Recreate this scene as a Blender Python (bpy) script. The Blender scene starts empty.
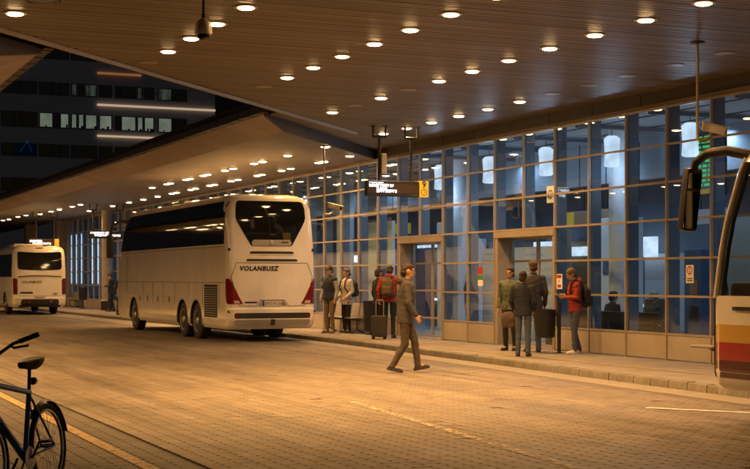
import bpy, bmesh, math, random
from mathutils import Vector, Matrix, noise
random.seed(7)
R = math.radians
scene = bpy.context.scene
COL = scene.collection

# ------------------------------------------------------------------ camera
# world axes: X runs from the camera lane towards the glass front, Y runs along it, away from the camera
F_PX, YAW, EYE, HORIZON = 1400.0, math.atan(610 / 1400), 1.65, 279.0
cam = bpy.data.cameras.new('camera')
cam.sensor_width = 36.0
cam.lens = 36.0 * F_PX / 750
cam.shift_y = (HORIZON - 234.5) / 750
cam.clip_start, cam.clip_end = 0.1, 2000
cam_o = bpy.data.objects.new('camera', cam)
COL.objects.link(cam_o)
cam_o.location = (0, 0, EYE)
cam_o.rotation_euler = (R(90), 0, -YAW)
scene.camera = cam_o

# ------------------------------------------------------------------ night sky, moon, exposure
world = bpy.data.worlds.new('World')
scene.world = world
world.use_nodes = True
wn = world.node_tree
bg = wn.nodes['Background']
sky = wn.nodes.new('ShaderNodeTexSky')
sky.sky_type = 'NISHITA'
sky.sun_disc = False
sky.sun_elevation = R(-2.5)
sky.sun_rotation = R(200)
wn.links.new(sky.outputs[0], bg.inputs[0])
bg.inputs[1].default_value = 0.09
sun = bpy.data.lights.new('moon', 'SUN')
sun.energy = 0.012
sun.angle = R(0.5)
sun.color = (0.7, 0.8, 1.0)
sun_o = bpy.data.objects.new('moon', sun)
COL.objects.link(sun_o)
sun_o.rotation_euler = (R(50), 0, R(20))
vs = scene.view_settings
vs.view_transform = 'Standard'
vs.look = 'None'
vs.gamma = 1.0
vs.exposure = 0.55
vs.use_curve_mapping = False
scene.render.engine = 'CYCLES'
cy = scene.cycles
cy.use_denoising = True
cy.max_bounces = 8
cy.diffuse_bounces = 4
cy.glossy_bounces = 4
cy.transmission_bounces = 6
cy.transparent_max_bounces = 16
cy.sample_clamp_indirect = 4.0
cy.caustics_reflective = False
cy.caustics_refractive = False

ST, CT = math.sin(YAW), math.cos(YAW)


def px(x, y, h=0.0):
    """the point at height h that the photograph shows at pixel x, y"""
    d = F_PX * (EYE - h) / (y - HORIZON)
    c = (x - 375) / F_PX * d
    return (c * CT + d * ST, -c * ST + d * CT)


def pz(x, z):
    """ground point seen in pixel column x at depth z"""
    c = (x - 375) / F_PX * z
    return (c * CT + z * ST, -c * ST + z * CT)


# ------------------------------------------------------------------ materials
MATS = {}


def nodes_of(m):
    m.use_nodes = True
    return m.node_tree.nodes, m.node_tree.links


def pm(name, col, rough=0.5, metal=0.0, var=0.0, scale=6.0, bump=0.0, bscale=40.0, coat=0.0, emit=None, es=0.0,
       spec=0.5, stretch=None, rvar=0.0):
    """principled material with noise-driven tone, roughness and fine relief"""
    m = bpy.data.materials.new(name)
    n, l = nodes_of(m)
    b = n['Principled BSDF']
    b.inputs['Base Color'].default_value = (*col, 1)
    b.inputs['Roughness'].default_value = rough
    b.inputs['Metallic'].default_value = metal
    b.inputs['Coat Weight'].default_value = coat
    b.inputs['Specular IOR Level'].default_value = spec
    if emit:
        b.inputs['Emission Color'].default_value = (*emit, 1)
        b.inputs['Emission Strength'].default_value = es
    if var or bump or rvar:
        tc = n.new('ShaderNodeTexCoord')
        mp = n.new('ShaderNodeMapping')
        l.new(tc.outputs['Object'], mp.inputs[0])
        if stretch:
            mp.inputs['Scale'].default_value = stretch
    if var or rvar:
        t = n.new('ShaderNodeTexNoise')
        t.inputs['Scale'].default_value = scale
        t.inputs['Detail'].default_value = 6
        t.inputs['Roughness'].default_value = 0.65
        l.new(mp.outputs[0], t.inputs['Vector'])
        if var:
            r = n.new('ShaderNodeMapRange')
            r.inputs['From Min'].default_value = 0.3
            r.inputs['From Max'].default_value = 0.7
            r.inputs['To Min'].default_value = 1 - var
            r.inputs['To Max'].default_value = 1 + var
            l.new(t.outputs[0], r.inputs[0])
            mx = n.new('ShaderNodeMix')
            mx.data_type = 'RGBA'
            mx.blend_type = 'MULTIPLY'
            mx.inputs['Factor'].default_value = 1
            mx.inputs[6].default_value = (*col, 1)
            l.new(r.outputs[0], mx.inputs[7])
            l.new(mx.outputs[2], b.inputs['Base Color'])
        if rvar:
            r2 = n.new('ShaderNodeMapRange')
            r2.inputs['From Min'].default_value = 0.3
            r2.inputs['From Max'].default_value = 0.7
            r2.inputs['To Min'].default_value = max(0.02, rough - rvar)
            r2.inputs['To Max'].default_value = min(1, rough + rvar)
            l.new(t.outputs[0], r2.inputs[0])
            l.new(r2.outputs[0], b.inputs['Roughness'])
    if bump:
        t2 = n.new('ShaderNodeTexNoise')
        t2.inputs['Scale'].default_value = bscale
        t2.inputs['Detail'].default_value = 4
        l.new(mp.outputs[0], t2.inputs['Vector'])
        bp = n.new('ShaderNodeBump')
        bp.inputs['Strength'].default_value = bump
        bp.inputs['Distance'].default_value = 0.01
        l.new(t2.outputs[0], bp.inputs['Height'])
        l.new(bp.outputs[0], b.inputs['Normal'])
    MATS[name] = m
    return m


def glass(name, tint, refl=1.0, rough=0.01):
    """clear sheet: what passes is tinted, the rest is mirrored by the angle of view"""
    m = bpy.data.materials.new(name)
    n, l = nodes_of(m)
    n.remove(n['Principled BSDF'])
    out = n['Material Output']
    t = n.new('ShaderNodeBsdfTransparent')
    t.inputs[0].default_value = (*tint, 1)
    g = n.new('ShaderNodeBsdfGlossy')
    g.inputs['Roughness'].default_value = rough
    g.inputs['Color'].default_value = (refl, refl, refl, 1)
    f = n.new('ShaderNodeFresnel')
    ge = n.new('ShaderNodeNewGeometry')          # the same mirror strength on both faces of the sheet
    mr = n.new('ShaderNodeMapRange')
    mr.inputs['To Min'].default_value = 1.5
    mr.inputs['To Max'].default_value = 1 / 1.5
    l.new(ge.outputs['Backfacing'], mr.inputs[0])
    l.new(mr.outputs[0], f.inputs['IOR'])
    mx = n.new('ShaderNodeMixShader')
    l.new(f.outputs[0], mx.inputs[0])
    l.new(t.outputs[0], mx.inputs[1])
    l.new(g.outputs[0], mx.inputs[2])
    l.new(mx.outputs[0], out.inputs[0])
    MATS[name] = m
    return m


def emis(name, col, s):
    m = bpy.data.materials.new(name)
    n, l = nodes_of(m)
    n.remove(n['Principled BSDF'])
    e = n.new('ShaderNodeEmission')
    e.inputs[0].default_value = (*col, 1)
    e.inputs[1].default_value = s
    l.new(e.outputs[0], n['Material Output'].inputs[0])
    MATS[name] = m
    return m


def paver_mat(name, col, wear, lattice=False):
    """concrete block: tone per block from an attribute, stains and polish from noise"""
    m = bpy.data.materials.new(name)
    n, l = nodes_of(m)
    b = n['Principled BSDF']
    tc = n.new('ShaderNodeTexCoord')
    big = n.new('ShaderNodeTexNoise')
    big.inputs['Scale'].default_value = 0.35
    big.inputs['Detail'].default_value = 5
    fine = n.new('ShaderNodeTexNoise')
    fine.inputs['Scale'].default_value = 45
    fine.inputs['Detail'].default_value = 5
    # tyre-polished, oil-stained streaks run along the lane
    mp = n.new('ShaderNodeMapping')
    mp.inputs['Scale'].default_value = (1.1, 0.12, 1)
    streak = n.new('ShaderNodeTexNoise')
    streak.inputs['Scale'].default_value = 1.6
    streak.inputs['Detail'].default_value = 4
    l.new(tc.outputs['Object'], mp.inputs[0])
    l.new(mp.outputs[0], streak.inputs['Vector'])
    for t in (big, fine):
        l.new(tc.outputs['Object'], t.inputs['Vector'])

    def rng(src, lo, hi, a=0.3, c=0.7):
        r = n.new('ShaderNodeMapRange')
        r.inputs['From Min'].default_value = a
        r.inputs['From Max'].default_value = c
        r.inputs['To Min'].default_value = lo
        r.inputs['To Max'].default_value = hi
        l.new(src, r.inputs[0])
        return r.outputs[0]

    def mul(a, c):
        k = n.new('ShaderNodeMath')
        k.operation = 'MULTIPLY'
        l.new(a, k.inputs[0])
        l.new(c, k.inputs[1])
        return k.outputs[0]
    v = mul(rng(big.outputs[0], 0.82, 1.15), rng(fine.outputs[0], 0.85, 1.15))
    v = mul(v, rng(streak.outputs[0], 1 - wear, 1 + wear))
    if not lattice:
        at = n.new('ShaderNodeAttribute')
        at.attribute_name = 'tone'
        v = mul(v, at.outputs['Fac'])
    else:
        br = n.new('ShaderNodeTexBrick')
        br.inputs['Scale'].default_value = 1
        br.inputs['Brick Width'].default_value = 0.2
        br.inputs['Row Height'].default_value = 0.2
        br.inputs['Mortar Size'].default_value = 0.006
        br.offset = 0
        br.inputs['Color1'].default_value = (1.05, 1.05, 1.05, 1)
        br.inputs['Color2'].default_value = (0.9, 0.9, 0.9, 1)
        br.inputs['Mortar'].default_value = (0.35, 0.35, 0.35, 1)
        l.new(tc.outputs['Object'], br.inputs['Vector'])
        sp = n.new('ShaderNodeSeparateColor')
        l.new(br.outputs[0], sp.inputs[0])
        v = mul(v, sp.outputs[0])
    spot = n.new('ShaderNodeTexNoise')
    spot.inputs['Scale'].default_value = 2.3
    spot.inputs['Detail'].default_value = 7
    spot.inputs['Roughness'].default_value = 0.7
    l.new(tc.outputs['Object'], spot.inputs['Vector'])
    v = mul(v, rng(spot.outputs[0], 1.0, 0.55, 0.6, 0.72))
    tracks = n.new('ShaderNodeTexNoise')
    tracks.inputs['Scale'].default_value = 1.0
    tracks.inputs['Detail'].default_value = 3
    mp2 = n.new('ShaderNodeMapping')
    mp2.inputs['Scale'].default_value = (2.6, 0.035, 1)
    mp2.inputs['Rotation'].default_value = (0, 0, 0.05)
    l.new(tc.outputs['Object'], mp2.inputs[0])
    l.new(mp2.outputs[0], tracks.inputs['Vector'])
    v = mul(v, rng(tracks.outputs[0], 1.06, 0.68, 0.5, 0.68))
    mx = n.new('ShaderNodeMix')
    mx.data_type = 'RGBA'
    mx.blend_type = 'MULTIPLY'
    mx.inputs['Factor'].default_value = 1
    mx.inputs[6].default_value = (*col, 1)
    l.new(v, mx.inputs[7])
    l.new(mx.outputs[2], b.inputs['Base Color'])
    l.new(rng(big.outputs[0], 0.5, 0.8), b.inputs['Roughness'])
    bp = n.new('ShaderNodeBump')
    bp.inputs['Strength'].default_value = 0.35
    bp.inputs['Distance'].default_value = 0.004
    l.new(fine.outputs[0], bp.inputs['Height'])
    l.new(bp.outputs[0], b.inputs['Normal'])
    MATS[name] = m
    return m


def paint_mat(name, col, keep):
    """worn road paint: flakes away where the noise is high"""
    m = bpy.data.materials.new(name)
    n, l = nodes_of(m)
    b = n['Principled BSDF']
    b.inputs['Base Color'].default_value = (*col, 1)
    b.inputs['Roughness'].default_value = 0.6
    tc = n.new('ShaderNodeTexCoord')
    t = n.new('ShaderNodeTexNoise')
    t.inputs['Scale'].default_value = 9
    t.inputs['Detail'].default_value = 9
    t.inputs['Roughness'].default_value = 0.75
    l.new(tc.outputs['Object'], t.inputs['Vector'])
    r = n.new('ShaderNodeMapRange')
    r.inputs['From Min'].default_value = keep - 0.06
    r.inputs['From Max'].default_value = keep + 0.06
    r.inputs['To Min'].default_value = 1
    r.inputs['To Max'].default_value = 0.12
    l.new(t.outputs[0], r.inputs[0])
    l.new(r.outputs[0], b.inputs['Alpha'])
    MATS[name] = m
    return m


paver_mat('paver', (0.142, 0.122, 0.1), 0.22)
paver_mat('paver_far', (0.142, 0.122, 0.1), 0.22, True)
paver_mat('paver_dark', (0.075, 0.068, 0.058), 0.15)
pm('joint', (0.045, 0.04, 0.034), 0.9, var=0.3, scale=8)
pm('asphalt', (0.05, 0.05, 0.05), 0.85, var=0.25, scale=3, bump=0.4, bscale=120)
pm('slab', (0.22, 0.2, 0.172), 0.75, var=0.16, scale=1.5, bump=0.3, bscale=90)
pm('kerb', (0.16, 0.148, 0.127), 0.8, var=0.25, scale=9, bump=0.5, bscale=60)
paint_mat('paint_white', (0.75, 0.74, 0.7), 0.6)
paint_mat('paint_worn', (0.42, 0.37, 0.29), 0.5)
paint_mat('paint_yellow', (0.38, 0.275, 0.12), 0.58)
pm('slat', (0.165, 0.138, 0.105), 0.46, metal=0.1, var=0.14, scale=1.2, stretch=(0.4, 6, 1), rvar=0.1)
pm('panel_ceiling', (0.2, 0.177, 0.15), 0.5, var=0.1, scale=1.2)
pm('plank', (0.38, 0.32, 0.25), 0.45, var=0.15, scale=2.0, stretch=(0.5, 5, 1))
pm('trim', (0.33, 0.29, 0.235), 0.4, metal=0.3, var=0.1)
pm('void', (0.03, 0.028, 0.025), 0.9)
pm('dark_metal', (0.035, 0.035, 0.037), 0.5, metal=0.3, var=0.2)
pm('black_plastic', (0.018, 0.018, 0.02), 0.42, var=0.2, scale=12)
pm('rubber', (0.02, 0.02, 0.02), 0.75, var=0.3, scale=10, bump=0.2)
pm('alu', (0.4, 0.345, 0.275), 0.42, metal=0.35, var=0.1, scale=2.5, rvar=0.1)
pm('alu_inner', (0.16, 0.19, 0.24), 0.5, metal=0.2, var=0.1)
pm('base_panel', (0.4, 0.36, 0.31), 0.5, metal=0.15, var=0.12, scale=1.7, rvar=0.1)
pm('wood_strip', (0.2, 0.15, 0.1), 0.6, var=0.25, scale=3, stretch=(1, 0.4, 8))
pm('head_panel', (0.075, 0.06, 0.046), 0.55, var=0.15, scale=1.5)
glass('facade_glass', (0.80, 0.89, 0.94), 1.0)
glass('coach_glass', (0.62, 0.66, 0.66), 1.0)
pm('tint_glass', (0.006, 0.007, 0.009), 0.04, spec=0.7)
pm('coach_white', (0.86, 0.83, 0.76), 0.14, var=0.07, scale=1.6, coat=1.0, rvar=0.07, stretch=(1, 1, 0.5))
pm('coach_grey', (0.35, 0.33, 0.31), 0.35, var=0.05, coat=0.3)
pm('coach_yellow', (0.68, 0.42, 0.1), 0.3, var=0.04, coat=0.5)
pm('coach_red', (0.42, 0.035, 0.035), 0.3, var=0.05, coat=0.5)
pm('coach_maroon', (0.09, 0.014, 0.016), 0.3, var=0.06, coat=0.5)
pm('tail_red', (0.2, 0.009, 0.01), 0.12, coat=1.0)
pm('tail_clear', (0.55, 0.5, 0.47), 0.15, coat=1.0)
pm('rim_metal', (0.5, 0.48, 0.45), 0.35, metal=0.7, var=0.1, scale=10)
pm('plate', (0.62, 0.6, 0.55), 0.4)
pm('plate_blue', (0.02, 0.05, 0.3), 0.4)
pm('ink', (0.02, 0.02, 0.022), 0.5)
pm('sign_yellow', (0.72, 0.47, 0.04), 0.5, emit=(1.0, 0.62, 0.07), es=0.12)
pm('sign_face', (0.055, 0.036, 0.022), 0.35)
pm('white_sheet', (0.78, 0.76, 0.72), 0.6)
pm('red_print', (0.36, 0.03, 0.025), 0.5)
pm('green_print', (0.05, 0.25, 0.08), 0.5)
pm('pole', (0.42, 0.37, 0.3), 0.4, metal=0.4, var=0.1)
pm('camera_shell', (0.6, 0.56, 0.5), 0.35)
pm('dome', (0.01, 0.009, 0.008), 0.05, spec=0.8)
pm('office_wall', (0.5, 0.5, 0.55), 0.7, var=0.12, scale=0.2)
pm('office_frame', (0.06, 0.06, 0.07), 0.5)
pm('office_glass', (0.012, 0.015, 0.024), 0.08, spec=0.6)


def glow(name, col, s, scale, lo, hi, stretch=(1, 1, 1)):
    """lit surface whose own brightness is uneven (fittings, curtains, pleats behind it)"""
    m = emis(name, col, s)
    n, l = nodes_of(m)
    tc = n.new('ShaderNodeTexCoord')
    mp = n.new('ShaderNodeMapping')
    mp.inputs['Scale'].default_value = stretch
    t = n.new('ShaderNodeTexNoise')
    t.inputs['Scale'].default_value = scale
    t.inputs['Detail'].default_value = 5
    r = n.new('ShaderNodeMapRange')
    r.inputs['From Min'].default_value = 0.35
    r.inputs['From Max'].default_value = 0.65
    r.inputs['To Min'].default_value = s * lo
    r.inputs['To Max'].default_value = s * hi
    l.new(tc.outputs['Object'], mp.inputs[0])
    l.new(mp.outputs[0], t.inputs['Vector'])
    l.new(t.outputs[0], r.inputs[0])
    l.new(r.outputs[0], [q for q in n if q.type == 'EMISSION'][0].inputs[1])
    return m


glow('office_lit', (0.62, 0.72, 0.55), 0.14, 0.7, 0.75, 1.15, (1, 1, 1))
glow('office_dim', (0.45, 0.55, 0.42), 0.04, 1.2, 0.1, 1.5, (2.2, 2, 0.4))
emis('office_blue', (0.03, 0.14, 0.45), 0.008)
emis('strip_warm', (1.0, 0.7, 0.44), 0.34)
emis('strip_dim', (1.0, 0.38, 0.12), 0.16)
emis('blue_lamp', (0.1, 0.4, 1.0), 0.06)
lens_m = emis('lens', (1.0, 0.62, 0.27), 34.0)
ln_, ll_ = nodes_of(lens_m)                       # no two tubes have aged alike
oi_, mr_ = ln_.new('ShaderNodeObjectInfo'), ln_.new('ShaderNodeMapRange')
mr_.inputs['To Min'].default_value = 14.0
mr_.inputs['To Max'].default_value = 52.0
ll_.new(oi_.outputs['Random'], mr_.inputs[0])
ll_.new(mr_.outputs[0], [q for q in ln_ if q.type == 'EMISSION'][0].inputs[1])
emis('lens_cool', (0.62, 0.78, 1.0), 5.0)
glow('shade_glow', (0.8, 0.88, 1.0), 0.85, 3, 0.8, 1.15, (1, 1, 1))
emis('led_white', (1.0, 0.95, 0.98), 2.6)
emis('led_green', (0.1, 0.9, 0.22), 0.45)
emis('led_amber', (1.0, 0.62, 0.12), 0.22)
emis('tube_cool', (0.72, 0.86, 1.0), 1.6)
pm('lens_off', (0.25, 0.22, 0.18), 0.2)
pm('in_floor', (0.3, 0.31, 0.33), 0.3, var=0.1)
pm('in_wall', (0.2, 0.23, 0.28), 0.7, var=0.08, scale=1)
pm('in_ceiling', (0.42, 0.45, 0.5), 0.7)
pm('in_blue', (0.06, 0.1, 0.18), 0.6)
pm('in_wood', (0.3, 0.17, 0.08), 0.5, var=0.2)
pm('in_white', (0.74, 0.74, 0.75), 0.6)
pm('steel_seat', (0.38, 0.36, 0.33), 0.4, metal=0.5)
for nm, c in dict(skin=(0.46, 0.26, 0.17), hair_dark=(0.03, 0.02, 0.014), hair_brown=(0.085, 0.05, 0.028),
                  hair_grey=(0.32, 0.3, 0.28), beanie=(0.11, 0.085, 0.04), cap_dark=(0.028, 0.03, 0.04),
                  red_jacket=(0.26, 0.026, 0.018), dark_jacket=(0.03, 0.031, 0.038), navy=(0.018, 0.022, 0.038),
                  white_jacket=(0.52, 0.47, 0.41), green_top=(0.10, 0.125, 0.085), grey_coat=(0.05, 0.048, 0.047),
                  black_cloth=(0.014, 0.014, 0.016), jeans=(0.07, 0.085, 0.12), khaki=(0.19, 0.145, 0.09),
                  brown_cloth=(0.06, 0.046, 0.035), hi_vis=(0.62, 0.58, 0.05), blue_cloth=(0.1, 0.17, 0.3),
                  grey_sleeve=(0.36, 0.34, 0.31), shoe_white=(0.68, 0.66, 0.62), shoe_dark=(0.03, 0.027, 0.025),
                  bag_black=(0.016, 0.016, 0.018), bag_brown=(0.09, 0.062, 0.036), case_dark=(0.045, 0.04, 0.036)).items():
    pm(nm, c, 0.8 if nm not in ('skin',) else 0.5, var=0.07, scale=10, bump=0.25, bscale=70)
pm('bike_blue', (0.05, 0.16, 0.42), 0.25, metal=0.5, coat=0.8)
pm('bike_black', (0.012, 0.012, 0.014), 0.4)
pm('bike_steel', (0.35, 0.36, 0.38), 0.3, metal=0.9)


def per_piece(name, amount):
    """each piece of a run takes a slightly different tone"""
    m = MATS[name]
    n, l = nodes_of(m)
    b = n['Principled BSDF']
    src = b.inputs['Base Color'].links[0].from_socket
    oi = n.new('ShaderNodeObjectInfo')
    r = n.new('ShaderNodeMapRange')
    r.inputs['To Min'].default_value = 1 - amount
    r.inputs['To Max'].default_value = 1 + amount
    l.new(oi.outputs['Random'], r.inputs[0])
    mx = n.new('ShaderNodeMix')
    mx.data_type = 'RGBA'
    mx.blend_type = 'MULTIPLY'
    mx.inputs['Factor'].default_value = 1
    l.new(src, mx.inputs[6])
    l.new(r.outputs[0], mx.inputs[7])
    l.new(mx.outputs[2], b.inputs['Base Color'])


for q_, a_ in (('slat', 0.2), ('plank', 0.14), ('kerb', 0.16), ('base_panel', 0.06), ('head_panel', 0.12), ('panel_ceiling', 0.06)):
    per_piece(q_, a_)


# ------------------------------------------------------------------ mesh helpers
class MB:
    def __init__(s):
        s.v, s.f, s.m = [], [], []

    def add(s, vs, fs, mi=0):
        o = len(s.v)
        s.v += [tuple(p) for p in vs]
        s.f += [tuple(i + o for i in q) for q in fs]
        s.m += [mi] * len(fs)

    def box(s, a, b, mi=0):
        (x0, y0, z0), (x1, y1, z1) = a, b
        s.add([(x0, y0, z0), (x1, y0, z0), (x1, y1, z0), (x0, y1, z0), (x0, y0, z1), (x1, y0, z1), (x1, y1, z1), (x0, y1, z1)],
              [(0, 3, 2, 1), (4, 5, 6, 7), (0, 1, 5, 4), (1, 2, 6, 5), (2, 3, 7, 6), (3, 0, 4, 7)], mi)
        return s

    def cbox(s, a, b, c=0.01, mi=0):
        """box with chamfered edges"""
        bm = bmesh.new()
        bmesh.ops.create_cube(bm, size=1)
        for v in bm.verts:
            v.co = Vector([(a[i] + b[i]) / 2 + v.co[i] * (b[i] - a[i]) for i in range(3)])
        bmesh.ops.bevel(bm, geom=bm.edges[:], offset=c, segments=2, profile=0.6, affect='EDGES')
        bm.verts.index_update()
        s.add([v.co[:] for v in bm.verts], [tuple(v.index for v in f.verts) for f in bm.faces], mi)
        bm.free()
        return s

    def ring(s, pts, close_u=True, cap=True, mi=0):
        """loft through rings of equal length"""
        n = len(pts[0])
        vs = [p for r in pts for p in r]
        fs = []
        for i in range(len(pts) - 1):
            for j in range(n if close_u else n - 1):
                k = (j + 1) % n
                fs.append((i * n + j, i * n + k, (i + 1) * n + k, (i + 1) * n + j))
        if cap:
            fs.append(tuple(range(n - 1, -1, -1)))
            fs.append(tuple((len(pts) - 1) * n + j for j in range(n)))
        s.add(vs, fs, mi)
        return s

    def frame(s, d):
        d = Vector(d).normalized()
        a = Vector((0, 0, 1)) if abs(d.z) < 0.9 else Vector((1, 0, 0))
        x = d.cross(a).normalized()
        return x, d.cross(x).normalized()

    def tube(s, pts, r, n=8, mi=0):
        """round bar through points; r a number or one per point"""
        pts = [Vector(p) for p in pts]
        rs = r if isinstance(r, (list, tuple)) else [r] * len(pts)
        rings, x = [], None
        for i, p in enumerate(pts):
            d = (pts[min(i + 1, len(pts) - 1)] - pts[max(i - 1, 0)]).normalized()
            if x is None:
                x, y = s.frame(d)
            else:
                x = (x - d * x.dot(d)).normalized()
                y = d.cross(x)
            rings.append([p + (x * math.cos(2 * math.pi * j / n) + y * math.sin(2 * math.pi * j / n)) * rs[i] for j in range(n)])
        return s.ring(rings, mi=mi)

    def lathe(s, prof, n=24, axis='z', c=(0, 0, 0), mi=0, cap=True):
        """profile of (radius, height) turned about an axis"""
        rings = []
        for r, h in prof:
            q = []
            for j in range(n):
                a = 2 * math.pi * j / n
                u, w = r * math.cos(a), r * math.sin(a)
                p = {'z': (u, w, h), 'x': (h, u, w), 'y': (u, h, w)}[axis]
                q.append((p[0] + c[0], p[1] + c[1], p[2] + c[2]))
            rings.append(q)
        return s.ring(rings, mi=mi, cap=cap)

    def ball(s, c, r, n=12, k=8, rot=None, mi=0):
        r = r if isinstance(r, (list, tuple)) else (r, r, r)
        rings = []
        c = Vector(c)
        for i in range(1, k):
            t = math.pi * i / k
            q = []
            for j in range(n):
                a = 2 * math.pi * j / n
                p = Vector((r[0] * math.sin(t) * math.cos(a), r[1] * math.sin(t) * math.sin(a), r[2] * math.cos(t)))
                q.append(c + (rot @ p if rot else p))
            rings.append(q)
        return s.ring(rings, mi=mi)

    def cap(s, p0, r0, p1, r1, n=10):
        """tapered limb with round ends"""
        s.tube([p0, p1], [r0, r1], n)
        s.ball(p0, r0, n, 6)
        s.ball(p1, r1, n, 6)
        return s

    def prism(s, poly, y0, y1, mi=0):
        """polygon in x, z drawn out along y"""
        n = len(poly)
        s.add([(x, y0, z) for x, z in poly] + [(x, y1, z) for x, z in poly],
              [tuple(range(n)), tuple(range(2 * n - 1, n - 1, -1))] + [(i, i + n, (i + 1) % n + n, (i + 1) % n) for i in range(n)], mi)
        return s

    def mesh(s, name, mats, smooth=False):
        me = bpy.data.meshes.new(name)
        me.from_pydata(s.v, [], s.f)
        for m in (mats if isinstance(mats, (list, tuple)) else [mats]):
            me.materials.append(MATS[m])
        if any(s.m):
            me.polygons.foreach_set('material_index', s.m)
        bm = bmesh.new()
        bm.from_mesh(me)
        bmesh.ops.recalc_face_normals(bm, faces=bm.faces[:])
        bm.to_mesh(me)
        bm.free()
        if smooth:
            me.polygons.foreach_set('use_smooth', [True] * len(me.polygons))
            if smooth != 'all':
                me.set_sharp_from_angle(angle=R(38))
        me.update()
        return me

    def build(s, name, mats, parent=None, smooth=False, loc=None, world=False):
        return put(name, s.mesh(name, mats, smooth), parent, loc, world)


def put(name, me, parent=None, loc=None, world=False, rot=None, scale=None):
    o = bpy.data.objects.new(name, me)
    COL.objects.link(o)
    if parent:
        o.parent = parent
        if world:
            q = parent
            off = Vector((0, 0, 0))
            while q:
                off += q.location
                q = q.parent
            o.location = -off
    if loc is not None:
        o.location = Vector(o.location) + Vector(loc)
    if rot:
        o.rotation_euler = rot
    if scale:
        o.scale = scale
    return o


def tag(o, label, cat, group=None):
    o['label'] = label
    o['category'] = cat
    if group:
        o['group'] = group
    return o


def thing(name, label, cat, loc=(0, 0, 0), rz=0.0, group=None):
    o = bpy.data.objects.new(name, None)
    COL.objects.link(o)
    o.empty_display_size = 0.2
    o.location = loc
    o.rotation_euler = (0, 0, rz)
    return tag(o, label, cat, group)


def struct(o, kind='structure'):
    o['kind'] = kind
    return o


def copy_tree(o, parent=None):
    c = o.copy()
    COL.objects.link(c)
    c.parent = parent
    for ch in o.children:
        copy_tree(ch, c)
    return c


def lettering(body, size, mat, parent, loc, rot, name='lettering', shear=0.0, depth=0.003, spacing=1.0, align='LEFT', bold=0.0):
    cu = bpy.data.curves.new(name, 'FONT')
    cu.body = body
    cu.size = size
    cu.shear = shear
    cu.extrude = depth
    cu.offset = bold
    cu.space_character = spacing
    cu.align_x = align
    cu.resolution_u = 3
    t = bpy.data.objects.new(name, cu)
    COL.objects.link(t)
    bpy.context.view_layer.update()
    me = bpy.data.meshes.new_from_object(t.evaluated_get(bpy.context.evaluated_depsgraph_get()))
    bpy.data.objects.remove(t)
    me.materials.clear()
    me.materials.append(MATS[mat])
    return put(name, me, parent, loc, rot=rot)


def evaluated(mesh, mods):
    """run modifiers over a mesh and return the result"""
    o = bpy.data.objects.new('tmp', mesh)
    COL.objects.link(o)
    for f in mods:
        f(o)
    bpy.context.view_layer.update()
    me = bpy.data.meshes.new_from_object(o.evaluated_get(bpy.context.evaluated_depsgraph_get()))
    bpy.data.objects.remove(o)
    return me

# ================================================================== the ground
PLAT = 0.12
KERB = [(-20, 12.2), (14, 12.35), (20, 12.62), (25, 12.95), (31, 13.3), (34, 13.42), (50, 13.42), (58, 13.05), (66, 12.98), (130, 12.98)]


def kv(u):
    for (a, p), (b, q) in zip(KERB, KERB[1:]):
        if u <= b:
            return p + (q - p) * (u - a) / (b - a)
    return KERB[-1][1]


FV = 15.68            # plane of the glass front
g = MB()
g.add([(-700, -300, -0.06), (700, -300, -0.06), (700, 1200, -0.06), (-700, 1200, -0.06)], [(0, 1, 2, 3)])
struct(g.build('ground', 'asphalt'))
road = MB()
for v0, v1, u0, u1 in ((-40, -2, -20, 42), (-2, 12.0, -20, 6), (-40, 12.9, 42, 130)):
    road.add([(v0, u0, 0), (v1, u0, 0), (v1, u1, 0), (v0, u1, 0)], [(0, 1, 2, 3)])
road_o = struct(road.build('road', 'paver_far'))
gm = MB()
us = [-20 + i * 2 for i in range(76)]
for a, b in zip(us, us[1:]):
    w0 = 0.6 if a < 42 else 1.2
    gm.add([(kv(a) - w0, a, 0.0045), (kv(a), a, 0.0045), (kv(b), b, 0.0045), (kv(b) - w0, b, 0.0045)], [(0, 1, 2, 3)])
struct(gm.build('gutter', 'slab', road_o))


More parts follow.
